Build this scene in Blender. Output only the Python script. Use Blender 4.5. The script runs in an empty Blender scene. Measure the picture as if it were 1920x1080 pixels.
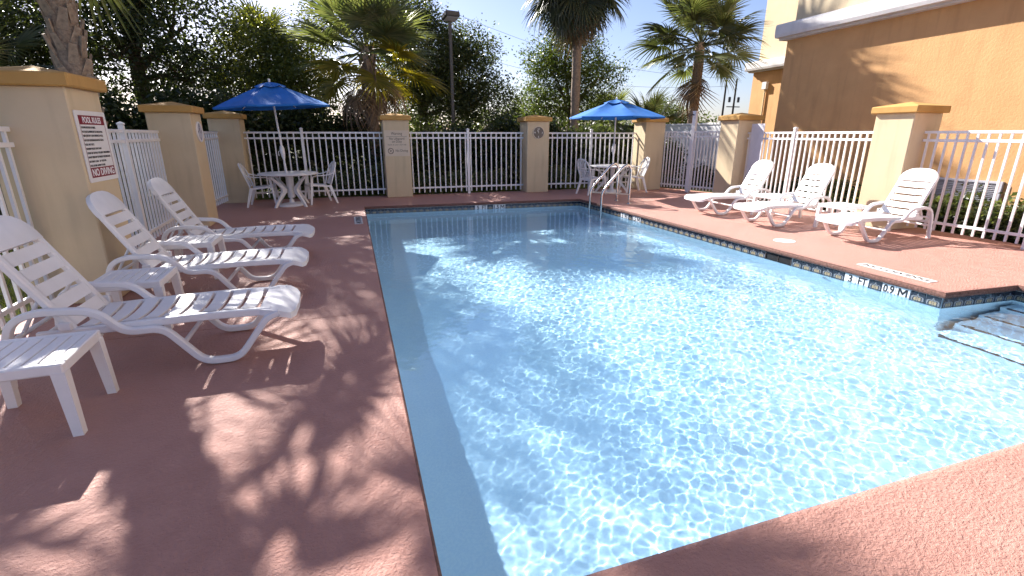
import bpy, math, random
import numpy as np
from mathutils import Vector, Matrix
from mathutils.geometry import tessellate_polygon

S = bpy.context.scene
COL = S.collection
rad = math.radians

# ------------------------------------------------------------------ camera
cam = bpy.data.cameras.new('camera')
cam_o = bpy.data.objects.new('camera', cam)
COL.objects.link(cam_o)
cam.sensor_width = 36.0
cam.lens = 919.77 / 1920 * 36
cam.clip_end = 3000
cam_o.location = (0, 0, 1.55)
cam_o.rotation_euler = (math.pi / 2 - 0.303017, -0.0007, -0.312865)
S.camera = cam_o

# ------------------------------------------------------------------ sky, sun, exposure
SUN_EL = rad(33.0)
SUN_AZ = math.atan2(-0.36, 0.93)
world = bpy.data.worlds.new('World')
S.world = world
world.use_nodes = True
wn = world.node_tree
sky = wn.nodes.new('ShaderNodeTexSky')
sky.sky_type = 'NISHITA'
sky.sun_disc = False
sky.sun_elevation = SUN_EL
sky.sun_rotation = SUN_AZ
sky.air_density = 1.0
sky.dust_density = 0.8
sky.ozone_density = 3.0
tint = wn.nodes.new('ShaderNodeMix')
tint.data_type = 'RGBA'
tint.blend_type = 'MULTIPLY'
tint.inputs[0].default_value = 1.0
tint.inputs[7].default_value = (1.03, .94, 1.07, 1)
wn.links.new(sky.outputs[0], tint.inputs[6])
wn.links.new(tint.outputs[2], wn.nodes['Background'].inputs[0])
wn.nodes['Background'].inputs[1].default_value = 0.054

sun_l = bpy.data.lights.new('sun', 'SUN')
sun_l.energy = 5.0
sun_l.angle = rad(0.53)
sun_l.color = (1.0, 0.95, 0.885)
sun_l.cycles.is_caustics_light = True
sun_o = bpy.data.objects.new('sun', sun_l)
COL.objects.link(sun_o)
SUN_DIR = Vector((math.sin(SUN_AZ) * math.cos(SUN_EL), math.cos(SUN_AZ) * math.cos(SUN_EL), math.sin(SUN_EL)))
sun_o.rotation_euler = SUN_DIR.to_track_quat('Z', 'Y').to_euler()
sun_o.location = (-20, 50, 40)

S.view_settings.view_transform = 'Standard'
S.view_settings.look = 'None'
S.view_settings.gamma = 1.0
S.view_settings.exposure = 1.6
S.cycles.use_denoising = True
S.cycles.max_bounces = 10
S.cycles.transparent_max_bounces = 16


# ------------------------------------------------------------------ materials
class NT:
    def __init__(self, name):
        self.m = bpy.data.materials.new(name)
        self.m.use_nodes = True
        self.t = self.m.node_tree
        self.b = self.t.nodes['Principled BSDF']
        self.out = self.t.nodes['Material Output']
        self.tc = self.t.nodes.new('ShaderNodeTexCoord')

    def n(self, kind, **kw):
        x = self.t.nodes.new(kind)
        for k, v in kw.items():
            setattr(x, k, v)
        return x

    def l(self, a, b):
        self.t.links.new(a, b)

    def noise(self, scale, detail=4, rough=.55, coord='Object', dist=0.0):
        x = self.n('ShaderNodeTexNoise')
        x.inputs['Scale'].default_value = scale
        x.inputs['Detail'].default_value = detail
        x.inputs['Roughness'].default_value = rough
        x.inputs['Distortion'].default_value = dist
        self.l(self.tc.outputs[coord], x.inputs['Vector'])
        return x.outputs['Fac']

    def ramp(self, fac, stops):
        r = self.n('ShaderNodeValToRGB')
        e = r.color_ramp.elements
        while len(e) < len(stops):
            e.new(.5)
        for i, (p, c) in enumerate(stops):
            e[i].position = p
            e[i].color = (c, c, c, 1) if not hasattr(c, '__len__') else (*c[:3], 1)
        self.l(fac, r.inputs[0])
        return r.outputs['Color']

    def mix(self, fac, a, b, mode='MIX'):
        x = self.n('ShaderNodeMix', data_type='RGBA', blend_type=mode)
        for v, i in ((fac, 0), (a, 6), (b, 7)):
            if isinstance(v, (int, float)):
                x.inputs[i].default_value = v
            elif isinstance(v, tuple):
                x.inputs[i].default_value = (*v[:3], 1)
            else:
                self.l(v, x.inputs[i])
        return x.outputs[2]

    def bump(self, h, strength, dist):
        x = self.n('ShaderNodeBump')
        x.inputs['Strength'].default_value = strength
        x.inputs['Distance'].default_value = dist
        self.l(h, x.inputs['Height'])
        self.l(x.outputs[0], self.b.inputs['Normal'])
        return x

    def base(self, c, rough=.6, spec=.5, metal=0.0):
        if isinstance(c, tuple):
            self.b.inputs['Base Color'].default_value = (*c[:3], 1)
        else:
            self.l(c, self.b.inputs['Base Color'])
        self.b.inputs['Roughness'].default_value = rough
        self.b.inputs['Specular IOR Level'].default_value = spec
        self.b.inputs['Metallic'].default_value = metal
        return self.m


M = {}


def simple(key, c, rough=.5, spec=.5, metal=0., var=.12, scale=6., bump=0., bscale=60.):
    t = NT(key)
    f = t.noise(scale, 5, .6)
    lo = tuple(max(0, x * (1 - var)) for x in c)
    hi = tuple(min(1, x * (1 + var)) for x in c)
    t.base(t.ramp(f, [(.3, lo), (.7, hi)]), rough, spec, metal)
    if bump:
        t.bump(t.noise(bscale, 5, .6), .5, bump)
    M[key] = t.m
    return t


# deck: sprayed knock-down concrete
t = NT('deck_concrete')
n1 = t.noise(.9, 6, .6)
n2 = t.noise(7, 5, .65)
c = t.ramp(n1, [(.3, (.46, .225, .18)), (.7, (.53, .275, .225))])
c = t.mix(.35, c, t.ramp(n2, [(.35, (.40, .185, .145)), (.65, (.56, .30, .24))]))
stain = t.ramp(t.noise(1.7, 8, .7, dist=.6), [(.60, 0.), (.72, 1.)])
c = t.mix(t.mix(.3, (0, 0, 0), stain), c, (.34, .175, .15))
t.base(c, .5, .5)
vo = t.n('ShaderNodeTexVoronoi', feature='SMOOTH_F1')
vo.inputs['Scale'].default_value = 85
t.l(t.tc.outputs['Object'], vo.inputs['Vector'])
fine = t.noise(240, 4, .7)
sp = t.ramp(t.noise(48, 4, .65), [(.42, 0.), (.62, 1.)])
hm = t.mix(.55, sp, fine)
t.bump(hm, .9, .012)
t.l(t.ramp(n2, [(.3, .36), (.7, .55)]), t.b.inputs['Roughness'])
M['deck'] = t.m

t = NT('coping_edge')
c = t.ramp(t.noise(45, 5, .7), [(.35, (.085, .042, .032)), (.7, (.27, .13, .10))])
t.base(c, .8, .3)
t.bump(t.noise(120, 5, .7), .8, .008)
M['coping'] = t.m

# pool plaster
t = NT('pool_plaster')
c = t.ramp(t.noise(3, 6, .6), [(.3, (.82, .89, .95)), (.7, (.89, .94, .97))])
c = t.mix(.35, c, t.ramp(t.noise(55, 3, .6), [(.4, (.72, .82, .91)), (.6, (.95, .97, .98))]))
t.base(c, .8, .2)
M['plaster'] = t.m

# stucco
def stucco(key, a, b, sc=160, dist=.0025, streak=True):
    t = NT(key)
    c = t.ramp(t.noise(2.2, 6, .6), [(.3, a), (.7, b)])
    if streak:
        mp = t.n('ShaderNodeMapping')
        mp.inputs['Scale'].default_value = (7, 7, .7)
        t.l(t.tc.outputs['Object'], mp.inputs[0])
        ns = t.n('ShaderNodeTexNoise')
        ns.inputs['Scale'].default_value = 1.0
        ns.inputs['Detail'].default_value = 5
        t.l(mp.outputs[0], ns.inputs['Vector'])
        d = t.ramp(ns.outputs['Fac'], [(.52, 0.), (.75, .35)])
        c = t.mix(d, c, tuple(x * .68 for x in a))
    t.base(c, .85, .25)
    t.bump(t.noise(sc, 5, .65), .5, dist)
    M[key] = t.m

stucco('stucco_beige', (.60, .48, .315), (.66, .53, .35))
stucco('stucco_cap', (.47, .27, .085), (.55, .32, .105))
stucco('stucco_orange', (.57, .325, .145), (.64, .37, .17), 22, .012)
stucco('stucco_cream', (.62, .50, .33), (.68, .55, .37), 22, .01)
stucco('cornice_paint', (.60, .58, .58), (.70, .68, .67), 90, .002)

simple('white_plastic', (.80, .79, .79), .38, .5, var=.05, scale=5)
simple('white_metal', (.80, .79, .80), .35, .5, var=.06, scale=4)
simple('panel_white', (.72, .70, .74), .45, .4, var=.08, scale=3)
simple('sign_white', (.80, .77, .74), .4, .5, var=.03)
simple('sign_red', (.22, .012, .022), .4, .5, var=.08)
simple('sign_cream', (.66, .55, .42), .5, .4, var=.04)
simple('ink_black', (.02, .02, .022), .5, .4)
simple('ink_dark', (.07, .05, .045), .5, .4)
simple('ink_white', (.85, .84, .83), .5, .4, var=.03)
simple('clock_face', (.10, .085, .075), .35, .5)
simple('canopy_blue', (.018, .15, .50), .75, .3, var=.14, scale=3, bump=.001, bscale=300)
simple('steel', (.62, .60, .57), .18, .5, 1., var=.05)
simple('dark_metal', (.035, .032, .03), .45, .5, var=.2)
simple('lamp_metal', (.055, .052, .05), .4, .5, var=.15)
simple('black_void', (.008, .008, .01), .7, .3)
simple('grout', (.70, .70, .70), .8, .2, var=.08, scale=20)
simple('trim_navy', (.010, .014, .03), .35, .5)
simple('louver_metal', (.50, .50, .56), .45, .5, var=.08)
simple('bark', (.12, .085, .06), .9, .2, var=.35, scale=14, bump=.03, bscale=25)
simple('palm_trunk', (.26, .20, .155), .9, .2, var=.35, scale=22, bump=.02, bscale=40)
simple('palm_boot', (.30, .235, .18), .9, .2, var=.35, scale=18, bump=.008, bscale=60)
simple('wood_pole', (.07, .055, .045), .9, .2, var=.3, scale=3)

t = NT('mulch_ground')
c = t.ramp(t.noise(.35, 6, .65), [(.38, (.045, .030, .018)), (.55, (.07, .085, .03)), (.7, (.10, .12, .04))])
c = t.mix(.5, c, t.ramp(t.noise(30, 5, .7), [(.3, (.03, .022, .014)), (.7, (.12, .12, .05))]))
t.base(c, .95, .1)
t.bump(t.noise(35, 6, .7), .9, .05)
M['ground'] = t.m

# tile motif
t = NT('motif_tile')
sepx = t.n('ShaderNodeSeparateXYZ')
t.l(t.tc.outputs['Object'], sepx.inputs[0])
def mth(t, op, a, b=None, c=None):
    x = t.n('ShaderNodeMath', operation=op)
    for i, v in enumerate((a, b, c)):
        if v is None:
            continue
        if isinstance(v, (int, float)):
            x.inputs[i].default_value = v
        else:
            t.l(v, x.inputs[i])
    return x.outputs[0]
ax = mth(t, 'ABSOLUTE', mth(t, 'DIVIDE', sepx.outputs[0], .074))
az = mth(t, 'ABSOLUTE', mth(t, 'DIVIDE', sepx.outputs[2], .074))
dia = mth(t, 'ADD', ax, az)
rr = mth(t, 'SQRT', mth(t, 'ADD', mth(t, 'POWER', ax, 2.), mth(t, 'POWER', az, 2.)))
petal = mth(t, 'MULTIPLY', mth(t, 'SINE', mth(t, 'MULTIPLY', mth(t, 'ARCTAN2', ax, az), 4.0)), .22)
dn = mth(t, 'ADD', mth(t, 'ADD', dia, petal), mth(t, 'MULTIPLY', mth(t, 'SUBTRACT', t.noise(60, 4, .6), .5), .35))
c = t.ramp(dn, [(.0, (.09, .08, .09)), (.14, (.36, .27, .14)), (.36, (.40, .33, .21)), (.46, (.05, .05, .06)), (.60, (.020, .023, .034)), (.72, (.30, .31, .32)), (.84, (.10, .11, .13)), (.95, (.018, .022, .034))])
t.base(c, .16, .6)
M['motif_tile'] = t.m
t = simple('depth_tile', (.78, .77, .77), .18, .6, var=.04, scale=10)


def leafmat(key, dark, light, trans, rough=.38, tw=.35):
    t = NT(key)
    g = t.n('ShaderNodeNewGeometry')
    f = t.mix(.5, g.outputs['Random Per Island'], t.noise(.8, 3, .6))
    c = t.ramp(f, [(.25, dark), (.75, light)])
    t.base(c, rough, .45)
    tr = t.n('ShaderNodeBsdfTranslucent')
    t.l(t.mix(1.0, c, trans, 'MULTIPLY'), tr.inputs[0])
    mx = t.n('ShaderNodeMixShader')
    mx.inputs[0].default_value = tw
    t.l(t.b.outputs[0], mx.inputs[1])
    t.l(tr.outputs[0], mx.inputs[2])
    t.l(mx.outputs[0], t.out.inputs[0])
    M[key] = t.m

leafmat('leaf_dark', (.030, .044, .020), (.080, .098, .042), (1.9, 1.9, .8), rough=.3, tw=.4)
leafmat('leaf_mid', (.035, .060, .018), (.095, .120, .035), (1.9, 1.9, .6))
leafmat('leaf_light', (.075, .100, .025), (.16, .17, .05), (2.0, 1.9, .5))
leafmat('leaf_shrub', (.05, .075, .03), (.19, .20, .10), (1.5, 1.6, .7))
leafmat('frond_green', (.075, .098, .045), (.145, .16, .078), (1.7, 1.7, .75), rough=.32, tw=.4)
leafmat('frond_yellow', (.13, .13, .02), (.26, .22, .04), (1.6, 1.5, .4), tw=.45)
leafmat('frond_dark', (.04, .055, .028), (.08, .09, .045), (1.4, 1.4, .6), tw=.3)
leafmat('frond_dead', (.16, .105, .06), (.30, .21, .13), (1.2, 1.1, .8), tw=.25)
leafmat('grass_blade', (.09, .12, .025), (.20, .22, .06), (1.5, 1.5, .5), tw=.3)

# water
t = NT('water')
t.t.nodes.remove(t.b)
g = t.n('ShaderNodeBsdfGlass')
g.inputs['IOR'].default_value = 1.33
g.inputs['Roughness'].default_value = 0.0
g.inputs['Color'].default_value = (.735, .905, 1.0, 1)
t.l(g.outputs[0], t.out.inputs[0])
M['water'] = t.m


# ------------------------------------------------------------------ mesh helpers
class MB:
    def __init__(self):
        self.v, self.f, self.fm = [], [], []

    def add(self, vs, fs, mi=0):
        o = len(self.v)
        self.v += [tuple(x) for x in vs]
        self.f += [tuple(i + o for i in q) for q in fs]
        self.fm += [mi] * len(fs)
        return self

    def box(self, x0, x1, y0, y1, z0, z1, mi=0, mat=None):
        vs = [(x, y, z) for z in (z0, z1) for y in (y0, y1) for x in (x0, x1)]
        if mat is not None:
            vs = [tuple(mat @ Vector(p)) for p in vs]
        return self.add(vs, [(0, 2, 3, 1), (4, 5, 7, 6), (0, 1, 5, 4), (2, 6, 7, 3), (0, 4, 6, 2), (1, 3, 7, 5)], mi)

    def bbox(self, x0, x1, y0, y1, z0, z1, b=.005, mi=0, mat=None):
        """box with chamfered edges"""
        X, Y, Z = (x0, x1), (y0, y1), (z0, z1)
        vs, idx = [], {}
        for i in (0, 1):
            for j in (0, 1):
                for k in (0, 1):
                    sx, sy, sz = (b, -b)[i], (b, -b)[j], (b, -b)[k]
                    for a, p in enumerate(((X[i], Y[j] + sy, Z[k] + sz), (X[i] + sx, Y[j], Z[k] + sz), (X[i] + sx, Y[j] + sy, Z[k]))):
                        idx[(i, j, k, a)] = len(vs)
                        vs.append(p)
        fs = []
        for s in (0, 1):
            q = [idx[(s, 0, 0, 0)], idx[(s, 1, 0, 0)], idx[(s, 1, 1, 0)], idx[(s, 0, 1, 0)]]
            fs.append(q if s else q[::-1])
            q = [idx[(0, s, 0, 1)], idx[(0, s, 1, 1)], idx[(1, s, 1, 1)], idx[(1, s, 0, 1)]]
            fs.append(q if s else q[::-1])
            q = [idx[(0, 0, s, 2)], idx[(1, 0, s, 2)], idx[(1, 1, s, 2)], idx[(0, 1, s, 2)]]
            fs.append(q if s else q[::-1])
        for j in (0, 1):
            for k in (0, 1):
                fs.append([idx[(0, j, k, 1)], idx[(1, j, k, 1)], idx[(1, j, k, 2)], idx[(0, j, k, 2)]])
                fs.append([idx[(j, 0, k, 0)], idx[(j, 1, k, 0)], idx[(j, 1, k, 2)], idx[(j, 0, k, 2)]])
                fs.append([idx[(j, k, 0, 0)], idx[(j, k, 1, 0)], idx[(j, k, 1, 1)], idx[(j, k, 0, 1)]])
                for i in (0, 1):
                    pass
        for i in (0, 1):
            for j in (0, 1):
                for k in (0, 1):
                    fs.append([idx[(i, j, k, 0)], idx[(i, j, k, 1)], idx[(i, j, k, 2)]])
        if mat is not None:
            vs = [tuple(mat @ Vector(p)) for p in vs]
        return self.add(vs, fs, mi)

    def tube(self, pts, r, n=10, mi=0, cap=True, up=(0, 0, 1), sq=None):
        """r: radius, list of radii, or sq=(w,h) rounded rectangle section"""
        pts = [Vector(p) for p in pts]
        rs = r if hasattr(r, '__len__') else [r] * len(pts)
        rings = []
        prev = None
        for i, p in enumerate(pts):
            a = pts[max(0, i - 1)]
            b = pts[min(len(pts) - 1, i + 1)]
            d = (b - a).normalized()
            if prev is None:
                u = Vector(up)
                if abs(u.dot(d)) > .95:
                    u = Vector((1, 0, 0)) if abs(d.x) < .9 else Vector((0, 1, 0))
            else:
                u = prev
            u = (u - d * u.dot(d)).normalized()
            s = d.cross(u)
            prev = u
            ring = []
            for k in range(n):
                t_ = 2 * math.pi * k / n
                if sq:
                    e = .5
                    cx = math.copysign(abs(math.cos(t_)) ** e, math.cos(t_)) * sq[0] * .5
                    cy = math.copysign(abs(math.sin(t_)) ** e, math.sin(t_)) * sq[1] * .5
                    ring.append(p + s * cx + u * cy)
                else:
                    ring.append(p + (s * math.cos(t_) + u * math.sin(t_)) * rs[i])
            rings.append(ring)
        vs = [v for rg in rings for v in rg]
        fs = []
        for i in range(len(rings) - 1):
            for k in range(n):
                fs.append((i * n + k, i * n + (k + 1) % n, (i + 1) * n + (k + 1) % n, (i + 1) * n + k))
        if cap:
            fs.append(tuple(range(n))[::-1])
            fs.append(tuple((len(rings) - 1) * n + k for k in range(n)))
        return self.add(vs, fs, mi)

    def lathe(self, prof, n=24, mi=0, c=(0, 0, 0)):
        vs, fs = [], []
        for r, z in prof:
            for k in range(n):
                a = 2 * math.pi * k / n
                vs.append((c[0] + r * math.cos(a), c[1] + r * math.sin(a), c[2] + z))
        for i in range(len(prof) - 1):
            for k in range(n):
                fs.append((i * n + k, i * n + (k + 1) % n, (i + 1) * n + (k + 1) % n, (i + 1) * n + k))
        fs.append(tuple(range(n))[::-1])
        fs.append(tuple((len(prof) - 1) * n + k for k in range(n)))
        return self.add(vs, fs, mi)

    def prism(self, poly, z0, z1, mi=0, mat=None):
        n = len(poly)
        vs = [(x, y, z0) for x, y in poly] + [(x, y, z1) for x, y in poly]
        if mat is not None:
            vs = [tuple(mat @ Vector(p)) for p in vs]
        fs = [tuple(range(n))[::-1], tuple(range(n, 2 * n))]
        for i in range(n):
            j = (i + 1) % n
            fs.append((i, j, n + j, n + i))
        return self.add(vs, fs, mi)

    def mesh(self, name, mats, smooth=False):
        me = bpy.data.meshes.new(name)
        me.from_pydata(self.v, [], self.f)
        if not isinstance(mats, (list, tuple)):
            mats = [mats]
        for m in mats:
            me.materials.append(M[m])
        if any(self.fm):
            me.polygons.foreach_set('material_index', self.fm)
        if smooth:
            me.polygons.foreach_set('use_smooth', [True] * len(self.f))
            try:
                me.set_sharp_from_angle(angle=rad(38))
            except Exception:
                pass
        me.update()
        return me

    def build(self, name, mats, parent=None, smooth=False, loc=None, rot=None):
        return link(name, self.mesh(name, mats, smooth), parent, loc, rot)


def link(name, me, parent=None, loc=None, rot=None):
    o = bpy.data.objects.new(name, me)
    COL.objects.link(o)
    if parent is not None:
        o.parent = parent
    if loc is not None:
        o.location = loc
    if rot is not None:
        o.rotation_euler = rot
    return o


def np_mesh(name, V, F, mat, smooth=False):
    V = np.asarray(V, np.float32)
    F = np.asarray(F, np.int32)
    k = F.shape[1]
    me = bpy.data.meshes.new(name)
    me.vertices.add(len(V))
    me.vertices.foreach_set('co', V.ravel())
    me.loops.add(F.size)
    me.loops.foreach_set('vertex_index', F.ravel())
    me.polygons.add(len(F))
    me.polygons.foreach_set('loop_start', np.arange(0, F.size, k, dtype=np.int32))
    me.polygons.foreach_set('loop_total', np.full(len(F), k, np.int32))
    if smooth:
        me.polygons.foreach_set('use_smooth', np.ones(len(F), bool))
    me.materials.append(M[mat])
    me.update(calc_edges=True)
    me.validate()
    return me


def tag(o, label, cat, group=None):
    o['label'] = label
    o['category'] = cat
    if group:
        o['group'] = group
    return o


def thing(name, label, cat, loc=(0, 0, 0), rz=0., group=None):
    o = link(name, None, None, loc, (0, 0, rz))
    o.empty_display_size = .2
    return tag(o, label, cat, group)


def structure(o):
    o['kind'] = 'structure'
    return o


def copy_tree(src, parent=None):
    c = src.copy()
    COL.objects.link(c)
    c.parent = parent
    for ch in list(src.children):
        copy_tree(ch, c)
    return c


def fillet(pts, r, seg=5):
    """round the inner corners of a polyline of 3-tuples"""
    P = [Vector(p) for p in pts]
    out = [P[0]]
    for i in range(1, len(P) - 1):
        a, b, c = P[i - 1], P[i], P[i + 1]
        d1, d2 = (a - b), (c - b)
        rr_ = min(r, d1.length * .48, d2.length * .48)
        p0, p1 = b + d1.normalized() * rr_, b + d2.normalized() * rr_
        for s in range(seg + 1):
            t_ = s / seg
            out.append(p0 * (1 - t_) ** 2 + b * 2 * t_ * (1 - t_) + p1 * t_ ** 2)
    out.append(P[-1])
    return out


_font_cache = {}


def text_mesh(txt, size, mat, width=None, bold=0., depth=.0008, sx=1.):
    key = (txt, size, mat, width, bold, depth, sx)
    if key in _font_cache:
        return _font_cache[key]
    cu = bpy.data.curves.new('lettering', 'FONT')
    cu.body = txt
    cu.size = size
    cu.align_x = 'CENTER'
    cu.align_y = 'CENTER'
    cu.extrude = depth
    cu.offset = bold
    cu.resolution_u = 3
    o = bpy.data.objects.new('lettering', cu)
    COL.objects.link(o)
    dg = bpy.context.evaluated_depsgraph_get()
    me = bpy.data.meshes.new_from_object(o.evaluated_get(dg))
    bpy.data.objects.remove(o)
    bpy.data.curves.remove(cu)
    me.name = 'lettering'
    co = np.empty(len(me.vertices) * 3, np.float32)
    me.vertices.foreach_get('co', co)
    co = co.reshape(-1, 3)
    if len(co):
        # centre on its own box, optionally fit to a width
        co[:, :2] -= (co[:, :2].max(0) + co[:, :2].min(0)) / 2
        co[:, 0] *= sx
        if width:
            co[:, 0] *= width / max(1e-6, co[:, 0].max() - co[:, 0].min())
        me.vertices.foreach_set('co', co.ravel())
    me.materials.clear()
    me.materials.append(M[mat])
    me.update()
    _font_cache[key] = me
    return me


# ================================================================== SETTING
# ---- pool outline (edge of the coping, counter-clockwise seen from above)
O = [(0.19, 1.27), (3.31, 1.31), (6.86, 1.38), (6.80, 3.15), (5.74, 3.20), (5.50, 11.45), (0.26, 11.62)]


def offset(poly, d):
    """offset a ccw polygon outward by d with mitred corners"""
    n = len(poly)
    out = []
    for i in range(n):
        p, q, r = (Vector(poly[(i + k) % n]) for k in (-1, 0, 1))
        e1, e2 = (q - p).normalized(), (r - q).normalized()
        n1, n2 = Vector((e1.y, -e1.x)), Vector((e2.y, -e2.x))
        b = (n1 + n2)
        b /= max(.2, b.dot(n1))
        out.append(tuple(q + b * d))
    return out


ground = MB()
ground.add([(-400, -60, -.07), (400, -60, -.07), (400, 900, -.07), (-400, 900, -.07)], [(0, 1, 2, 3)])
# a rectangular opening is left for the pool
gm = MB()
outer = [(-400, -60), (400, -60), (400, 900), (-400, 900)]
hole = [(-.5, .6), (-.5, 12.3), (7.4, 12.3), (7.4, .6)]
tri = tessellate_polygon([[Vector((*p, 0)) for p in outer], [Vector((*p, 0)) for p in hole]])
allp = outer + hole
gm.add([(*p, -.07) for p in allp], [tuple(x) for x in tri])
structure(gm.build('ground', 'ground'))

# ---- deck: two slabs with a control joint between them, and the rounded coping
SEAM = 4.39
H6 = offset(O, .06)


def xon(poly, i, j, y):
    a, b = poly[i], poly[j]
    return a[0] + (b[0] - a[0]) * (y - a[1]) / (b[1] - a[1])


g_ = .004
near_poly = [(-2.75, -6), (9.32, -6), (9.35, 3.08 - g_)] + [(H6[3][0], 3.08 - g_), (xon(H6, 2, 3, 2.0), 2.0), H6[2], H6[1], H6[0], (xon(H6, 6, 0, SEAM), SEAM - g_), (-2.78, SEAM - g_)]
back_poly = [(-2.78, SEAM + g_), (xon(H6, 6, 0, SEAM), SEAM + g_), H6[6], H6[5], H6[4], H6[3], (H6[3][0], 3.08 + g_), (9.35, 3.08 + g_), (9.38, 5.5), (9.85, 10.1), (9.85, 11.0), (8.95, 13.55), (-3.05, 13.62), (-3.12, 9.6)]
deck = structure(link('deck', None))


def slab(poly, name):
    b = MB()
    tri = tessellate_polygon([[Vector((*p, 0)) for p in poly]])
    n = len(poly)
    b.add([(*p, 0.) for p in poly], [tuple(x) for x in tri])
    b.add([(*p, 0.) for p in poly] + [(*p, -.1) for p in poly], [(i, (i + 1) % n, n + (i + 1) % n, n + i) for i in range(n)])
    b.build(name, 'deck', deck)


slab(near_poly, 'deck_slab')
slab(back_poly, 'deck_slab')
prof = [(.06, 0.), (.034, -.002), (.014, -.009), (.004, -.020), (-.002, -.034), (-.004, -.052), (.004, -.068), (.045, -.0715)]
cb = MB()
loops = [offset(O, d) for d, z in prof]
vs = [(*p, z) for lp, (d, z) in zip(loops, prof) for p in lp]
n = len(O)
for i in range(len(prof) - 1):
    cb.fm += []
    fs = [(i * n + k, i * n + (k + 1) % n, (i + 1) * n + (k + 1) % n, (i + 1) * n + k) for k in range(n)]
    o_ = len(cb.v)
    if i == 0:
        cb.v += vs
    cb.f += fs
    cb.fm += [0 if i < 2 else 1] * len(fs)
cb.build('coping', ['deck', 'coping'], deck, smooth=True)

# ---- pool basin
WZ = -.172                      # water level
W = offset(O, .03)
basin = MB()


def floor_z(y):
    return -1.02 if y < 4.6 else -1.02 - .55 * min(1, (y - 4.6) / 6.5)


lowp = [W[0], W[1], W[2], W[3], W[4], (xon(W, 4, 5, 4.6), 4.6), (xon(W, 6, 0, 4.6), 4.6)]
upp = [(xon(W, 6, 0, 4.6), 4.6), (xon(W, 4, 5, 4.6), 4.6), (xon(W, 4, 5, 11.1), 11.1), (xon(W, 6, 0, 11.1), 11.1)]
topp = [(xon(W, 6, 0, 11.1), 11.1), (xon(W, 4, 5, 11.1), 11.1), W[5], W[6]]
for pl in (lowp, upp, topp):
    tri = tessellate_polygon([[Vector((*p, 0)) for p in pl]])
    basin.add([(*p, floor_z(p[1])) for p in pl], [tuple(x) for x in tri])
for i in range(n):
    a, b = W[i], W[(i + 1) % n]
    basin.add([(*a, -.063), (*b, -.063), (*b, -1.7), (*a, -1.7)], [(0, 1, 2, 3)])
pool = structure(basin.build('pool_basin', 'plaster'))
pool.cycles.is_caustics_receiver = True

# grout backing strip and tiles
TW = .1535
tile_me = MB().bbox(-.0737, .0737, -.004, .004, -.0737, .0737, .002).mesh('tile', 'motif_tile')
dtile_me = MB().bbox(-.0737, .0737, -.004, .004, -.0737, .0737, .002).mesh('tile', 'depth_tile')


_mp = [(-.05, -.045), (-.05, .045), (-.028, .045), (0, .004), (.028, .045), (.05, .045), (.05, -.045), (.033, -.045), (.033, .016), (0, -.030), (-.033, .016), (-.033, -.045)]
letter_m = MB().add([(x, y, .0008) for x, y in _mp], [tuple(q) for q in tessellate_polygon([[Vector((x, y, 0)) for x, y in _mp]])]).mesh('lettering', 'ink_black')


def run(a, b, rz, marks=None, skip=(), phase=0.):
    """tiles along the wall from a to b; marks: {index: text}"""
    a, b = Vector(a), Vector(b)
    d = (b - a)
    L = d.length
    d.normalize()
    inn = Vector((-d.y, d.x)) if False else None
    nrm = Vector((math.sin(rz), -math.cos(rz)))        # towards the pool
    gb = MB()
    p0, p1 = a + nrm * .003, b + nrm * .003
    gb.add([(*p0, -.0645), (*p1, -.0645), (*p1, -.235), (*p0, -.235)], [(0, 1, 2, 3)])
    gb.build('grout', 'grout', pool)
    k = round(L / TW)
    stp = L / k
    for i in range(k):
        if i in skip:
            continue
        c = a + d * (stp * (i + .5)) + nrm * .007
        txt = (marks or {}).get(i)
        o = link('tile', dtile_me if txt is not None else tile_me, pool, (c.x, c.y, -.0785 - .0737), (0, 0, rz))
        o.cycles.is_caustics_receiver = True
        if txt == 'M':
            link('lettering', letter_m, o, (0, -.0045, .019), (rad(90), 0, 0))
        elif txt:
            wd = {'FT': .105, '0.9': .12, '1.5': .12, 'M': .095}.get(txt)
            link('lettering', text_mesh(txt, .125, 'ink_black', width=wd, bold=.0005 if txt == 'M' else .003), o, (0, -.0045, .021), (rad(90), 0, 0))
    return k


# right wall, from near corner to back corner
run(W[4], W[5], rad(-90) + .0291, {2: 'M', 3: '0.9', 5: 'FT', 6: '3', 36: 'M', 37: '1.5', 39: 'FT', 40: '5'}, skip=(12, 13, 14))
# back wall, left to right
run(W[6], W[5], -.0324, {17: '5', 18: 'FT', 20: '1.5', 21: 'M'})
# the return wall at the entry steps and the wall behind the steps
run(W[4], W[3], -.0471)
run((W[2][0] - .02, W[2][1] + .5), W[3], rad(-90) - .034)
band = MB()
for a, b in ((W[6], W[0]), (W[0], W[1]), (W[1], W[2])):
    d = (Vector(b) - Vector(a)).normalized()
    nr = Vector((-d.y, d.x)) * .006
    band.add([(a[0] + nr.x, a[1] + nr.y, -.066), (b[0] + nr.x, b[1] + nr.y, -.066), (b[0] + nr.x, b[1] + nr.y, -.225), (a[0] + nr.x, a[1] + nr.y, -.225)], [(0, 1, 2, 3)])
bo = band.build('tile_band', 'trim_navy', pool)
bo['kind'] = 'stuff'

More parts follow.
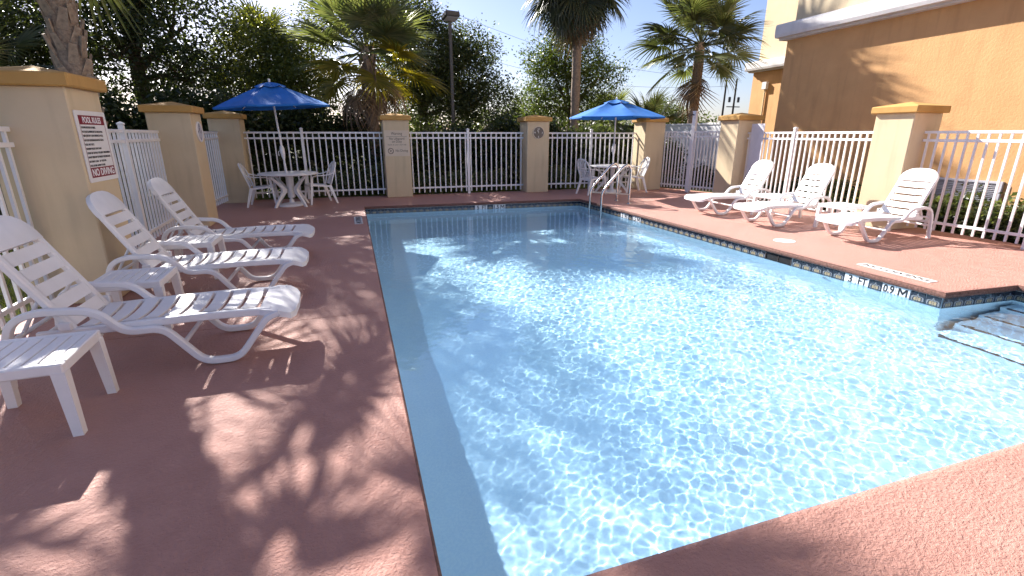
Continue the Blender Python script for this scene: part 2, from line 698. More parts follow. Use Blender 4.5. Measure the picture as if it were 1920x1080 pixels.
# skimmer mouth in the tile band
sk = Vector(W[4]) + (Vector(W[5]) - Vector(W[4])).normalized() * (TW * 13.5)
sm = MB()
w2 = TW * 1.5 - .004
sm.box(-w2, w2, -.012, -.004, -.078, -.068)
sm.box(-w2, -w2 + .012, -.012, -.004, -.235, -.078)
sm.box(w2 - .012, w2, -.012, -.004, -.235, -.078)
so = sm.build('skimmer_frame', 'ink_dark', pool, loc=(sk.x, sk.y, 0), rot=(0, 0, rad(-90) + .0291))
MB().box(-w2 + .012, w2 - .012, -.0055, -.0035, -.235, -.078).build('skimmer_mouth', 'black_void', so)
MB().box(-.004, .004, -.010, -.0056, -.235, -.0785).build('weir_bar', 'ink_dark', so)

# entry steps with dark nosings
for nx, nz, in ((6.55, -.36), (6.22, -.53), (5.88, -.70), (5.55, -.87)):
    st = MB()
    ya = 1.36
    yb = 3.13
    st.bbox(nx, 6.90, ya, yb if nx > 5.75 else 3.13, -1.1, nz, .01)
    so = st.build('step', 'plaster', pool)
    so.cycles.is_caustics_receiver = True
    nb = MB()
    nb.box(nx - .004, nx + .03, ya, yb - .06, nz - .02, nz + .003)
    no = nb.build('nosing', 'trim_navy', so)
    no.cycles.is_caustics_receiver = True
# wall return fittings
for (yy, zz) in ((4.55, -.36), (8.2, -.42)):
    xx = xon(W, 4, 5, yy)
    MB().lathe([(.0, 0), (.045, 0), (.045, .01), (.025, .02), (.0, .02)], 16).build('return_fitting', 'white_plastic', pool, True, (xx, yy, zz), (0, rad(-90), 0))

# ---- water sheet
rng = np.random.default_rng(7)
x0, x1, y0, y1 = .14, 6.92, 1.2, 11.72
nx_ = 700
ysp = [y0]
while ysp[-1] < y1:
    ysp.append(ysp[-1] + .0078 + .0095 * (ysp[-1] - y0) / (y1 - y0))
ny_ = len(ysp)
gx, gy = np.meshgrid(np.linspace(x0, x1, nx_), np.array(ysp))
Z = np.zeros_like(gx)
for i in range(120):
    lam = math.exp(rng.uniform(math.log(.036), math.log(.11))) if i < 84 else math.exp(rng.uniform(math.log(.11), math.log(.32)))
    th = rng.normal(.9, 1.2)
    k_ = 2 * math.pi / lam
    slope = .0020 * (lam / .06) ** .8 if i < 84 else .0030
    Z += slope / k_ * np.sin(k_ * (gx * math.cos(th) + gy * math.sin(th)) + rng.uniform(0, 6.283))
# calmer along the left bank and at the far end, livelier in gusty patches between
patch = .75 + .35 * np.sin(gx * 1.9 + 1.3 * np.sin(gy * .8)) * np.sin(gy * 1.35 + .9 * np.sin(gx * 1.1))
amp = (.78 + .32 * np.clip((gx - .3) / 1.6, 0, 1)) * (1 - .62 * np.clip((gy - 7.2) / 2.4, 0, 1)) * (.55 + .6 * patch)
Z *= amp
V_ = np.stack([gx, gy, Z + WZ], -1).reshape(-1, 3)
idx = np.arange(nx_ * ny_).reshape(ny_, nx_)
keep = ~((gx[:-1, :-1] > 5.86) & (gy[:-1, :-1] > 3.3))
F_ = np.stack([idx[:-1, :-1], idx[:-1, 1:], idx[1:, 1:], idx[1:, :-1]], -1)[keep]
wo = structure(link('water', np_mesh('water', V_, F_, 'water', True)))
wo.cycles.is_caustics_caster = True


# ================================================================== PILLARS
PW = .64
PH = 1.895
shaft_me = MB().bbox(0, PW, 0, PW, 0, PH, .012).mesh('shaft', 'stucco_beige')
cap_b = MB()
e_ = .06
cap_b.bbox(-e_, PW + e_, -e_, PW + e_, PH - .004, PH + .105, .012)
q0, q1, zc = -e_ + .012, PW + e_ - .012, PH + .104
cap_b.add([(q0, q0, zc), (q1, q0, zc), (q1, q1, zc), (q0, q1, zc), (PW / 2, PW / 2, zc + .075)], [(0, 1, 4), (1, 2, 4), (2, 3, 4), (3, 0, 4)])
cap_me = cap_b.mesh('cap', 'stucco_cap')


def pillar(x, y, label):
    t_ = thing('stucco_pillar', label, 'pillar', (x, y, 0), 0, 'stucco pillars of the pool fence')
    link('shaft', shaft_me, t_)
    link('cap', cap_me, t_)
    return t_


P1 = (-2.26 - PW, 5.49)
P2 = (-2.41 - PW, 9.78)
P3 = (-2.28 - PW, 13.1)
B1 = (.885, 13.1)
B2 = (4.68, 13.12)
B3 = (8.1, 12.72)
R1 = (9.08, 10.22)
R2 = (8.66, 5.9)
pillar(*P1, 'large beige stucco pillar carrying the pool rules sign, nearest on the left').scale = (1, 1, 1.027)
pillar(*P2, 'beige stucco pillar with a round dial on its side, behind the left loungers')
pillar(*P3, 'beige corner pillar just left of the table under the left blue umbrella')
pillar(*B1, 'beige pillar with the Warning sign, at the back of the pool')
pillar(*B2, 'beige pillar with a round clock on its front, at the back of the pool')
pillar(*B3, 'beige pillar striped by the fence shadow, between the far table and the white gate')
pillar(*R1, 'beige pillar between the white gate and the farthest right lounger')
pillar(*R2, 'large beige pillar behind the right loungers, in front of the orange wall')

# ================================================================== FENCES
picket_me = MB().box(-.0145, .0145, -.0125, .0125, .065, 1.585).mesh('picket', 'white_metal')
post_b = MB().bbox(-.032, .032, -.032, .032, 0, 1.67, .004)
post_b.bbox(-.040, .040, -.040, .040, 1.671, 1.695, .006)
post_b.add([(-.034, -.034, 1.695), (.034, -.034, 1.695), (.034, .034, 1.695), (-.034, .034, 1.695), (0, 0, 1.715)], [(0, 1, 4), (1, 2, 4), (2, 3, 4), (3, 0, 4)])
post_me = post_b.mesh('post', 'white_metal')


def fence(a, b, label, posts=(), spacing=.142, group='white picket fence panels around the pool', cat='fence', name='picket_fence', rails=(.19, 1.465, 1.592), t0=0., t1=None):
    a, b = Vector(a), Vector(b)
    L = (b - a).length
    rz = math.atan2(b.y - a.y, b.x - a.x)
    t_ = thing(name, label, cat, (a.x, a.y, 0), rz, group)
    for z in rails:
        MB().bbox(0, L, -.017, .017, z - .021, z + .021, .004).build('rail', 'white_metal', t_)
    for p in posts:
        link('post', post_me, t_, (p * L, 0, 0))
    k = int(L / spacing)
    for i in range(k):
        x = (i + .5) * L / k
        if any(abs(x - p * L) < .05 for p in posts):
            continue
        link('picket', picket_me, t_, (x, 0, 0))
    return t_


h = PW / 2
fence((P1[0] + .17, .2), (P1[0] + .17, P1[1]), 'white picket fence at the left edge, left of the pool rules pillar', (.3, .72))
fence((P1[0] + .17, P1[1] + PW), (P2[0] + .13, P2[1]), 'white picket fence between the pool rules pillar and the pillar with the side dial', (.09, .55))
fence((P2[0] + .16, P2[1] + PW), (P3[0] + .16, P3[1]), 'short white picket fence beside the left table, between two pillars', (.5,))
fence((P3[0] + PW, P3[1] + h), (B1[0], B1[1] + h), 'white picket fence behind the left table and umbrella', (.40,))
fence((B1[0] + PW, B1[1] + h), (B2[0], B2[1] + h), 'white picket fence between the Warning pillar and the clock pillar', (.5,))
fence((B2[0] + PW, B2[1] + h), (B3[0], B3[1] + h + .2), 'white picket fence behind the far table, right of the clock pillar', (.5,))
fence((R1[0] + h, R1[1]), (R2[0] + h, R2[1] + PW), 'white picket fence behind the two farther right loungers', (.42,))
fence((R2[0] + h, R2[1]), (R2[0] + h + .1, -.6), 'white picket fence at the right edge in front of the vent and shrubs', (.256, .62), spacing=.135)

# gate between B3 and R1
ga = Vector((B3[0] + PW - .05, B3[1] + h - .1))
gb_ = Vector((R1[0] + h - .05, R1[1] + PW))
gd = (gb_ - ga)
gl = gd.length
grz = math.atan2(gd.y, gd.x)
gate = thing('gate', 'white metal picket gate with a tall latch post between two pillars', 'gate', (ga.x, ga.y, 0), grz)
mid = gl * .53
for (xa, xb) in ((.02, mid - .06), (mid + .06, gl - .02)):
    for z in (.17, 1.50, 1.62):
        MB().bbox(xa, xb, -.018, .018, z - .022, z + .022, .004).build('rail', 'white_metal', gate)
    MB().bbox(xa, xa + .04, -.0195, .0195, .06, 1.66, .004).build('stile', 'white_metal', gate)
    MB().bbox(xb - .04, xb, -.0195, .0195, .06, 1.66, .004).build('stile', 'white_metal', gate)
    k = int((xb - xa - .1) / .105)
    for i in range(k):
        link('picket', picket_me, gate, (xa + .07 + (i + .5) * (xb - xa - .14) / k, 0, .02))
gp = MB().bbox(mid - .052, mid + .052, -.05, .05, 0, 2.13, .006)
gpo = gp.build('latch_post', 'white_metal', gate)
MB().bbox(mid - .06, mid + .06, -.058, .058, 2.131, 2.16, .006).build('post_cap', 'white_metal', gpo)
lt = MB().tube([(mid, -.05, 2.06), (mid - .02, -.10, 2.07), (mid - .12, -.12, 2.03)], .014, 8)
lt.build('latch', 'dark_metal', gpo, True)
MB().bbox(mid - .1, mid - .05, -.03, .03, 1.50, 1.56, .004).build('hinge', 'dark_metal', gpo)

# white plastic sheet fixed on the fence beside R1
pn = MB()
pn.bbox(0, .46, -.006, .006, .55, 1.80, .003)
pd_ = (Vector((R2[0] + h, R2[1] + PW)) - Vector((R1[0] + h, R1[1]))).normalized()
pp = Vector((R1[0] + h, R1[1])) + pd_ * .14
po = pn.build('fence_guard', 'panel_white', None, loc=(pp.x - .028, pp.y, 0), rot=(0, 0, math.atan2(pd_.y, pd_.x)))
tag(po, 'plain white sheet fixed on the fence beside the pillar next to the gate', 'panel')

# ================================================================== SIGNS AND CLOCKS
def plate(name, label, cat, w, hgt, loc, rz, m, r=.015):
    """thin upright plate; local x to the right for the reader, z up, reader at -y"""
    t_ = thing(name, label, cat, loc, rz)
    poly = []
    for cx, cz, a0 in ((w / 2 - r, hgt / 2 - r, 0), (-w / 2 + r, hgt / 2 - r, 90), (-w / 2 + r, -hgt / 2 + r, 180), (w / 2 - r, -hgt / 2 + r, 270)):
        for s in range(4):
            a = rad(a0 + s * 30)
            poly.append((cx + r * math.cos(a), cz + r * math.sin(a)))
    MB().prism(poly, -.004, .004, mat=Matrix.Rotation(rad(90), 4, 'X')).build('board', m, t_)
    return t_


def letter(parent, txt, size, m, x, z, width=None, bold=0., y=-.0052):
    return link('lettering', text_mesh(txt, size, m, width, bold), parent, (x, y, z), (rad(90), 0, 0))


sg = plate('pool_rules_sign', 'white and maroon pool rules sign reading NO DIVING on the near pillar', 'sign', .60, .63, (-2.26 + .007, 5.82, 1.44), rad(90), 'sign_white')
# two maroon bands and a thin border
def rect(parent, name, m, x0, x1, z0, z1, y0=-.0046, y1=-.0042):
    return MB().box(x0, x1, y0, y1, z0, z1).build(name, m, parent)
rect(sg, 'band', 'sign_red', -.25, .25, .195, .275)
rect(sg, 'band', 'sign_red', -.25, .25, -.275, -.185)
rect(sg, 'border', 'sign_red', -.25, -.243, -.184, .194)
rect(sg, 'border', 'sign_red', .243, .25, -.184, .194)
letter(sg, 'POOL RULES', .075, 'ink_white', 0, .235, .36, .0015)
letter(sg, 'NO DIVING', .09, 'ink_white', 0, -.229, .45, .002)
lines = [('SHOWER BEFORE ENTERING', .27), ('NO GLASS OR ANIMALS IN THE FENCED POOL', .40), ('AREA (OR 50 FT. FROM UNFENCED POOL)', .39),
         ('NO FOOD OR BEVERAGES IN POOL OR ON', .38), ('POOL WET DECK', .17), ('MAXIMUM WATER TEMP. IS 104 F', .30),
         ('DO NOT USE THE POOL IF YOU ARE ILL WITH DIARRHEA', .46), ('DO NOT SWALLOW THE WATER IT IS RECIRCULATED', .45),
         ('BATHING LOAD:  20  PERSONS', .34), ('POOL HOURS: DAWN TO DUSK', .30)]
for i, (tx, wd) in enumerate(lines):
    letter(sg, tx, .026, 'ink_black', -.235 + wd / 2, .170 - i * .0375, wd)

ws = plate('warning_sign', 'cream Warning sign about no lifeguard and no diving on the back pillar', 'sign', .60, .62, (B1[0] + h, 13.1 - .007, 1.34), 0, 'sign_cream', .006)
letter(ws, 'Warning', .098, 'ink_dark', 0, .225, .27)
rect(ws, 'rule', 'ink_dark', -.25, .25, .158, .164)
letter(ws, 'No Lifeguard', .082, 'ink_dark', 0, .105, .37)
letter(ws, 'on Duty', .082, 'ink_dark', 0, .035, .24)
letter(ws, 'Swim at your own risk', .046, 'ink_dark', 0, -.038, .46)
letter(ws, 'No Diving', .08, 'ink_dark', .105, -.185, .30)
rg = MB()
cx_, cz_, ro, ri = -.165, -.185, .072, .058
ringv = [(cx_ + r_ * math.cos(2 * math.pi * k / 24), -.0048, cz_ + r_ * math.sin(2 * math.pi * k / 24)) for r_ in (ro, ri) for k in range(24)]
rg.add(ringv, [(k, (k + 1) % 24, 24 + (k + 1) % 24, 24 + k) for k in range(24)])
for (a, b, w_) in (((-.042, .042), (.042, -.042), .008), ((-.03, -.03), (.005, .012), .012), ((.005, .012), (.035, .02), .010), ((-.02, .03), (-.012, .022), .014)):
    da = (Vector(b) - Vector(a)).normalized()
    pa = Vector((-da.y, da.x)) * w_ * .5
    q = [Vector(a) + pa, Vector(b) + pa, Vector(b) - pa, Vector(a) - pa]
    rg.add([(cx_ + p.x, -.0049, cz_ + p.y) for p in q], [(0, 1, 2, 3)])
rg.build('no_diving_symbol', 'ink_dark', ws)


def clock(loc, rz, label, face, rim, marks):
    t_ = thing('wall_clock', label, 'clock', loc, rz)
    rot = (rad(90), 0, 0)
    MB().lathe([(.15, -.004), (.168, 0), (.172, .014), (.163, .026), (.150, .026), (.148, .018), (0, .018)], 36).build('rim', rim, t_, True, (0, 0, 0), rot)
    MB().lathe([(.0, .0185), (.1485, .0185), (.1485, .0195), (.0, .0195)], 36).build('dial', face, t_, False, (0, 0, 0), rot)
    for k, tx in enumerate(('12', '3', '6', '9')):
        a = rad(90 - 90 * k)
        link('numeral', text_mesh(tx, .062, marks, None, .001), t_, (.105 * math.cos(a), -.0205, .105 * math.sin(a)), rot)
    for (ang, ln, w_) in ((118, .075, .012), (102, .105, .009)):
        hb = MB().box(-.015, ln, -.0225, -.0208, -w_ / 2, w_ / 2)
        hb.build('hand', marks, t_, False, None, (0, -rad(ang), 0))
    return t_


clock((B2[0] + h, B2[1] - .0, 1.60), 0, 'round dark-faced clock on the back pillar right of centre', 'clock_face', 'sign_cream', 'ink_white')
clock((P2[0] + PW, P2[1] + .34, 1.59), rad(90), 'round dial seen edge-on on the pillar behind the left loungers', 'louver_metal', 'sign_white', 'ink_dark')

# ================================================================== HOTEL BUILDING
hotel = thing('hotel_building', 'orange and cream stucco hotel wall with a white cornice on the right', 'building', (11, 0, 0))
YE = 11.05                      # end of the near block
ZC = 3.86
MB().box(0, 9, -8, YE, -.1, ZC).build('lower_wall', 'stucco_orange', hotel)
MB().box(.02, 9, -8, YE - .14, ZC + .36, 14).build('upper_wall', 'stucco_cream', hotel)


def cornice(x, ya, yb, name='cornice'):
    # profile in (x outwards = -x, z), swept along y
    pf = [(0, 0), (-.16, 0), (-.16, .045), (-.30, .05), (-.32, .12), (-.32, .30), (-.30, .355), (-.02, .40), (9, .40), (9, 0)]
    k = len(pf)
    b = MB()
    b.add([(x + p[0], ya, ZC + p[1]) for p in pf] + [(x + p[0], yb, ZC + p[1]) for p in pf],
          [(i, (i + 1) % k, k + (i + 1) % k, k + i) for i in range(k)] + [tuple(range(k))[::-1], tuple(range(k, 2 * k))])
    return b.build(name, 'cornice_paint', hotel)


cornice(-.002, -8, YE + .12)
# set-back far block
XF = 4.4
MB().box(XF, 14, YE - 2, 16.9, -.1, ZC).build('lower_wall', 'stucco_orange', hotel)
MB().box(XF + .02, 14, YE - 2, 16.72, ZC + .36, 14).build('upper_wall', 'stucco_cream', hotel)
cornice(XF - .002, YE - 1.9, 17.05)
cd = MB().tube([(XF - .04, 16.15, .2), (XF - .04, 16.15, 3.2)], .03, 8).build('conduit', 'stucco_cream', hotel, True)
MB().bbox(XF - .12, XF - .003, 16.05, 16.27, 3.2, 3.46, .01).build('junction_box', 'cornice_paint', cd)
# louvred vent low on the near wall
lv = MB()
lv.box(-.05, -.003, 5.72, 6.86, .10, .16)
lv.box(-.05, -.003, 5.72, 6.86, .72, .76)
lv.box(-.05, -.003, 5.72, 5.76, .161, .719)
lv.box(-.05, -.003, 6.82, 6.86, .161, .719)
lvo = lv.build('wall_vent', 'louver_metal', hotel)
slat_me = MB().box(-.004, .004, 0, 1.055, -.016, .016).mesh('slat', 'louver_metal')
for i in range(17):
    link('slat', slat_me, lvo, (-.028, 5.763, .185 + i * .032), (0, rad(-38), 0))
MB().box(-.0045, -.0025, 5.762, 6.818, .162, .718).build('vent_back', 'black_void', lvo)


# ================================================================== SUN LOUNGERS
def make_lounger():
    root = thing('sun_lounger', 'x', 'sun lounger', group='white resin sun loungers')
    prof_ = [(.86, .335), (.775, .305), (.565, .027), (.345, .027), (.14, .305), (-.08, .302), (-.19, .435), (-.27, .472), (-.52, .488), (-.65, .44), (-.70, .31), (-.745, .0)]
    for s in (-1, 1):
        pts = fillet([(x, s * .312, z) for x, z in prof_], .075, 5)
        MB().tube(pts, .025, 12, sq=(.054, .047)).build('side_frame', 'white_plastic', root, True)
    # seat: two side rails with a lip, the flared foot panel, and separate slats
    def zs(x):
        return .350 + .014 * math.sin((x + .1) / 1.1 * math.pi * 1.0) - .02 * max(0, (x - .80)) / .15
    seat = MB()
    xs = [-.56 + i * (1.36 / 14) for i in range(15)]
    for s in (-1, 1):
        pts = [(x, s * .262, zs(x) - .022) for x in xs]
        seat.tube(pts, .02, 10, sq=(.046, .056))
    # foot panel, rounded outline, curved lip
    fp = [(.728, -.285), (.80, -.325), (.88, -.33), (.93, -.305), (.958, -.22), (.965, 0), (.958, .22), (.93, .305), (.88, .33), (.80, .325), (.728, .285)]
    top = [(x, y, zs(x) + .002 - .010 * (1 - (y / .33) ** 2) - (.014 if x > .91 else 0)) for x, y in fp]
    bot = [(x, y, z - .045) for x, y, z in top]
    k = len(fp)
    seat.add(top + bot + [(.86, 0, zs(.86) - .006)], [(i, (i + 1) % k, 2 * k) for i in range(k)] + [(i, (i + 1) % k, k + (i + 1) % k, k + i) for i in range(k)])
    so_ = seat.build('seat', 'white_plastic', root, True)
    pitch = .1205
    for i in range(9):
        xa = -.362 + i * pitch
        xb = xa + pitch - .028
        b = MB()
        ys = [-.242, -.2, -.12, 0, .12, .2, .242]
        t_ = [(x, y, zs(x) + .006 - .020 * (1 - (y / .242) ** 2)) for x in (xa, xb) for y in ys]
        u_ = [(x, y, z - .014) for x, y, z in t_]
        m_ = len(ys)
        b.add(t_ + u_, [(j, m_ + j, m_ + j + 1, j + 1) for j in range(m_ - 1)] + [(2 * m_ + j, 2 * m_ + j + 1, 3 * m_ + j + 1, 3 * m_ + j) for j in range(m_ - 1)]
              + [(j, j + 1, 2 * m_ + j + 1, 2 * m_ + j) for j in range(m_ - 1)] + [(m_ + j, 3 * m_ + j, 3 * m_ + j + 1, m_ + j + 1) for j in range(m_ - 1)])
        b.build('slat', 'white_plastic', so_, True)
    # backrest in its own tilted frame: u up the panel, y across, w towards the sitter
    ang = rad(61)
    Mb = Matrix.Translation((-.375, 0, .345)) @ Matrix.Diagonal((1, 1, 1, 1)) @ Matrix(((-math.cos(ang), 0, math.sin(ang), 0), (0, 1, 0, 0), (math.sin(ang), 0, math.cos(ang), 0), (0, 0, 0, 1)))
    # columns: local X->u, Y->y, Z->w
    bk = MB()
    wh = .275
    for s in (-1, 1):
        ya, yb = (s * wh, s * (wh - .058))
        bk.bbox(-.02, .60, min(ya, yb), max(ya, yb), -.030, .014, .010, mat=Mb)
    arc = [(.585, -wh), (.64, -wh), (.69, -wh + .012), (.735, -wh + .045), (.775, -wh + .10), (.795, -.10), (.80, 0)]
    arc = arc + [(u, -y) for u, y in arc[-2::-1]]
    k = len(arc)
    tp = [(u, y, .013) for u, y in arc]
    tp2 = [(.585 + (u - .585) * .95, y * .955, .018) for u, y in arc]
    bt = [(u, y, -.028) for u, y in arc]
    vs_ = [tuple(Mb @ Vector(p)) for p in tp + tp2 + bt]
    bk.add(vs_, [(i, (i + 1) % k, k + (i + 1) % k, k + i) for i in range(k)] + [tuple(range(k, 2 * k))] + [(i, 2 * k + i, 2 * k + (i + 1) % k, (i + 1) % k) for i in range(k)] + [tuple(range(2 * k, 3 * k))[::-1]])
    bo_ = bk.build('backrest', 'white_plastic', root, True)
    for i in range(5):
        ua = .005 + i * .118
        ub = ua + .086
        b = MB()
        ys = [-.220, -.11, 0, .11, .220]
        t_ = [tuple(Mb @ Vector((u, y, .012 - .010 * (1 - (y / .22) ** 2)))) for u in (ua, ub) for y in ys]
        u_ = [tuple(Mb @ Vector((u, y, -.000 - .010 * (1 - (y / .22) ** 2)))) for u in (ua, ub) for y in ys]
        m_ = 5
        b.add(t_ + u_, [(j, m_ + j, m_ + j + 1, j + 1) for j in range(4)] + [(2 * m_ + j, 2 * m_ + j + 1, 3 * m_ + j + 1, 3 * m_ + j) for j in range(4)]
              + [(j, j + 1, 2 * m_ + j + 1, 2 * m_ + j) for j in range(4)] + [(m_ + j, 3 * m_ + j, 3 * m_ + j + 1, m_ + j + 1) for j in range(4)])
        b.build('slat', 'white_plastic', bo_, True)
    # prop behind the back and cross bars
    pr = MB()
    for s in (-1, 1):
        pr.tube([(-.53, s * .20, .55), (-.66, s * .20, .33)], .012, 8)
    pr.tube([(-.66, -.30, .325), (-.66, .30, .325)], .014, 8)
    pr.build('back_prop', 'white_plastic', root, True)
    for x, z in ((-.705, .20), (.24, .18)):
        MB().tube([(x, -.30, z), (x, .30, z)], .016, 8).build('crossbar', 'white_plastic', root, True)
    for s in (-1, 1):
        MB().bbox(-.43, -.36, s * .292 - .014, s * .292 + .014, .345, .40, .006).build('hinge', 'white_plastic', root)
    return root


lounger0 = make_lounger()
spots = [
    (-1.43, 3.96, 0.5, 'nearest white lounger on the left, foot end crossing the deck joint'),
    (-1.465, 5.50, 0, 'middle white lounger of the left row, beside the pool rules pillar'),
    (-1.49, 7.06, -1, 'farthest white lounger of the left row, nearest the table'),
    (7.84, 5.54, 180, 'nearest white lounger on the right deck, in front of the large pillar'),
    (7.56, 7.04, 181, 'middle white lounger of the three on the right deck'),
    (7.56, 8.45, 179, 'farthest white lounger on the right deck, near the gate pillar'),
]
for i, (x, y, a, lb) in enumerate(spots):
    o = lounger0 if i == 0 else copy_tree(lounger0)
    o.location = (x, y, 0.001)
    o.rotation_euler = (0, 0, rad(a))
    o['label'] = lb

# ================================================================== SIDE TABLES
def make_side_table():
    root = thing('side_table', 'x', 'side table', group='white resin side tables by the loungers')
    s, hgt = .255, .42
    fr = MB()
    fr.bbox(-s, s, -s, -s + .05, hgt - .06, hgt, .008)
    fr.bbox(-s, s, s - .05, s, hgt - .06, hgt, .008)
    fr.bbox(-s, -s + .05, -s + .0505, s - .0505, hgt - .06, hgt, .006)
    fr.bbox(s - .05, s, -s + .0505, s - .0505, hgt - .06, hgt, .006)
    fr.build('apron', 'white_plastic', root)
    k = 6
    wd = (2 * s - .102) / k
    for i in range(k):
        xa = -s + .051 + i * wd
        MB().bbox(xa + .004, xa + wd - .004, -s + .051, s - .051, hgt - .016, hgt - .002, .003).build('slat', 'white_plastic', root)
    for sx in (-1, 1):
        for sy in (-1, 1):
            c0 = (sx * (s - .028), sy * (s - .028))
            c1 = (sx * (s - .012), sy * (s - .012))
            lg = MB()
            w0, w1 = .031, .024
            lo = [(c1[0] + a * w1, c1[1] + b * w1, 0) for a, b in ((-1, -1), (1, -1), (1, 1), (-1, 1))]
            hi = [(c0[0] + a * w0, c0[1] + b * w0, hgt - .05) for a, b in ((-1, -1), (1, -1), (1, 1), (-1, 1))]
            lg.add(lo + hi, [(3, 2, 1, 0), (4, 5, 6, 7)] + [(i, (i + 1) % 4, 4 + (i + 1) % 4, 4 + i) for i in range(4)])
            lg.build('leg', 'white_plastic', root)
    return root


table0 = make_side_table()
for i, (x, y, a, lb) in enumerate([
    (-1.77, 3.14, 3, 'low white slatted side table at the left edge, nearest the viewer'),
    (-1.80, 4.74, 2, 'low white side table between the near and middle left loungers'),
    (-1.76, 6.30, 0, 'low white side table between the middle and far left loungers'),
    (7.95, 6.26, 0, 'low white side table beside the nearest right lounger, before the large pillar'),
    (7.95, 7.74, 0, 'low white side table between the two farther right loungers'),
]):
    o = table0 if i == 0 else copy_tree(table0)
    o.location = (x, y, 0.001)
    o.rotation_euler = (0, 0, rad(a))
    o['label'] = lb

# ================================================================== PATIO TABLES
def make_patio_table():
    root = thing('patio_table', 'x', 'patio table', group='round white patio tables')
    MB().lathe([(.028, .690), (.58, .690), (.615, .695), (.63, .712), (.625, .728), (.60, .735), (.028, .735), (.028, .690)], 40).build('tabletop', 'white_plastic', root, True)
    MB().lathe([(.032, .18), (.06, .18), (.052, .40), (.075, .68), (.032, .688), (.032, .18)], 16).build('column', 'white_plastic', root, True)
    for k_ in range(4):
        a = rad(45 + 90 * k_)
        path = [(.50, .67), (.40, .60), (.26, .48), (.17, .38), (.17, .33), (.26, .23), (.36, .12), (.44, .0)]
        wid = [.050, .075, .095, .11, .11, .095, .075, .055]
        b = MB()
        n_ = len(path)
        vs_ = []
        for (r_, z), w_ in zip(path, wid):
            for dr, dt in ((-w_ / 2, -.022), (w_ / 2, -.022), (w_ / 2, .022), (-w_ / 2, .022)):
                rr_ = r_ + dr
                vs_.append((rr_ * math.cos(a) - dt * math.sin(a), rr_ * math.sin(a) + dt * math.cos(a), z))
        fs_ = []
        for i in range(n_ - 1):
            for j in range(4):
                fs_.append((i * 4 + j, i * 4 + (j + 1) % 4, i * 4 + 4 + (j + 1) % 4, i * 4 + 4 + j))
        fs_ += [(3, 2, 1, 0), tuple((n_ - 1) * 4 + j for j in range(4))]
        b.add(vs_, fs_)
        b.build('leg', 'white_plastic', root, True)
    return root


T1 = (-1.30, 12.25)
T2 = (7.02, 12.55)
ptab = make_patio_table()
ptab.location = (*T1, .001)
ptab['label'] = 'round white patio table under the left blue umbrella'
pt2 = copy_tree(ptab)
pt2.location = (*T2, .001)
pt2.rotation_euler = (0, 0, rad(20))
pt2['label'] = 'round white patio table under the far right blue umbrella'


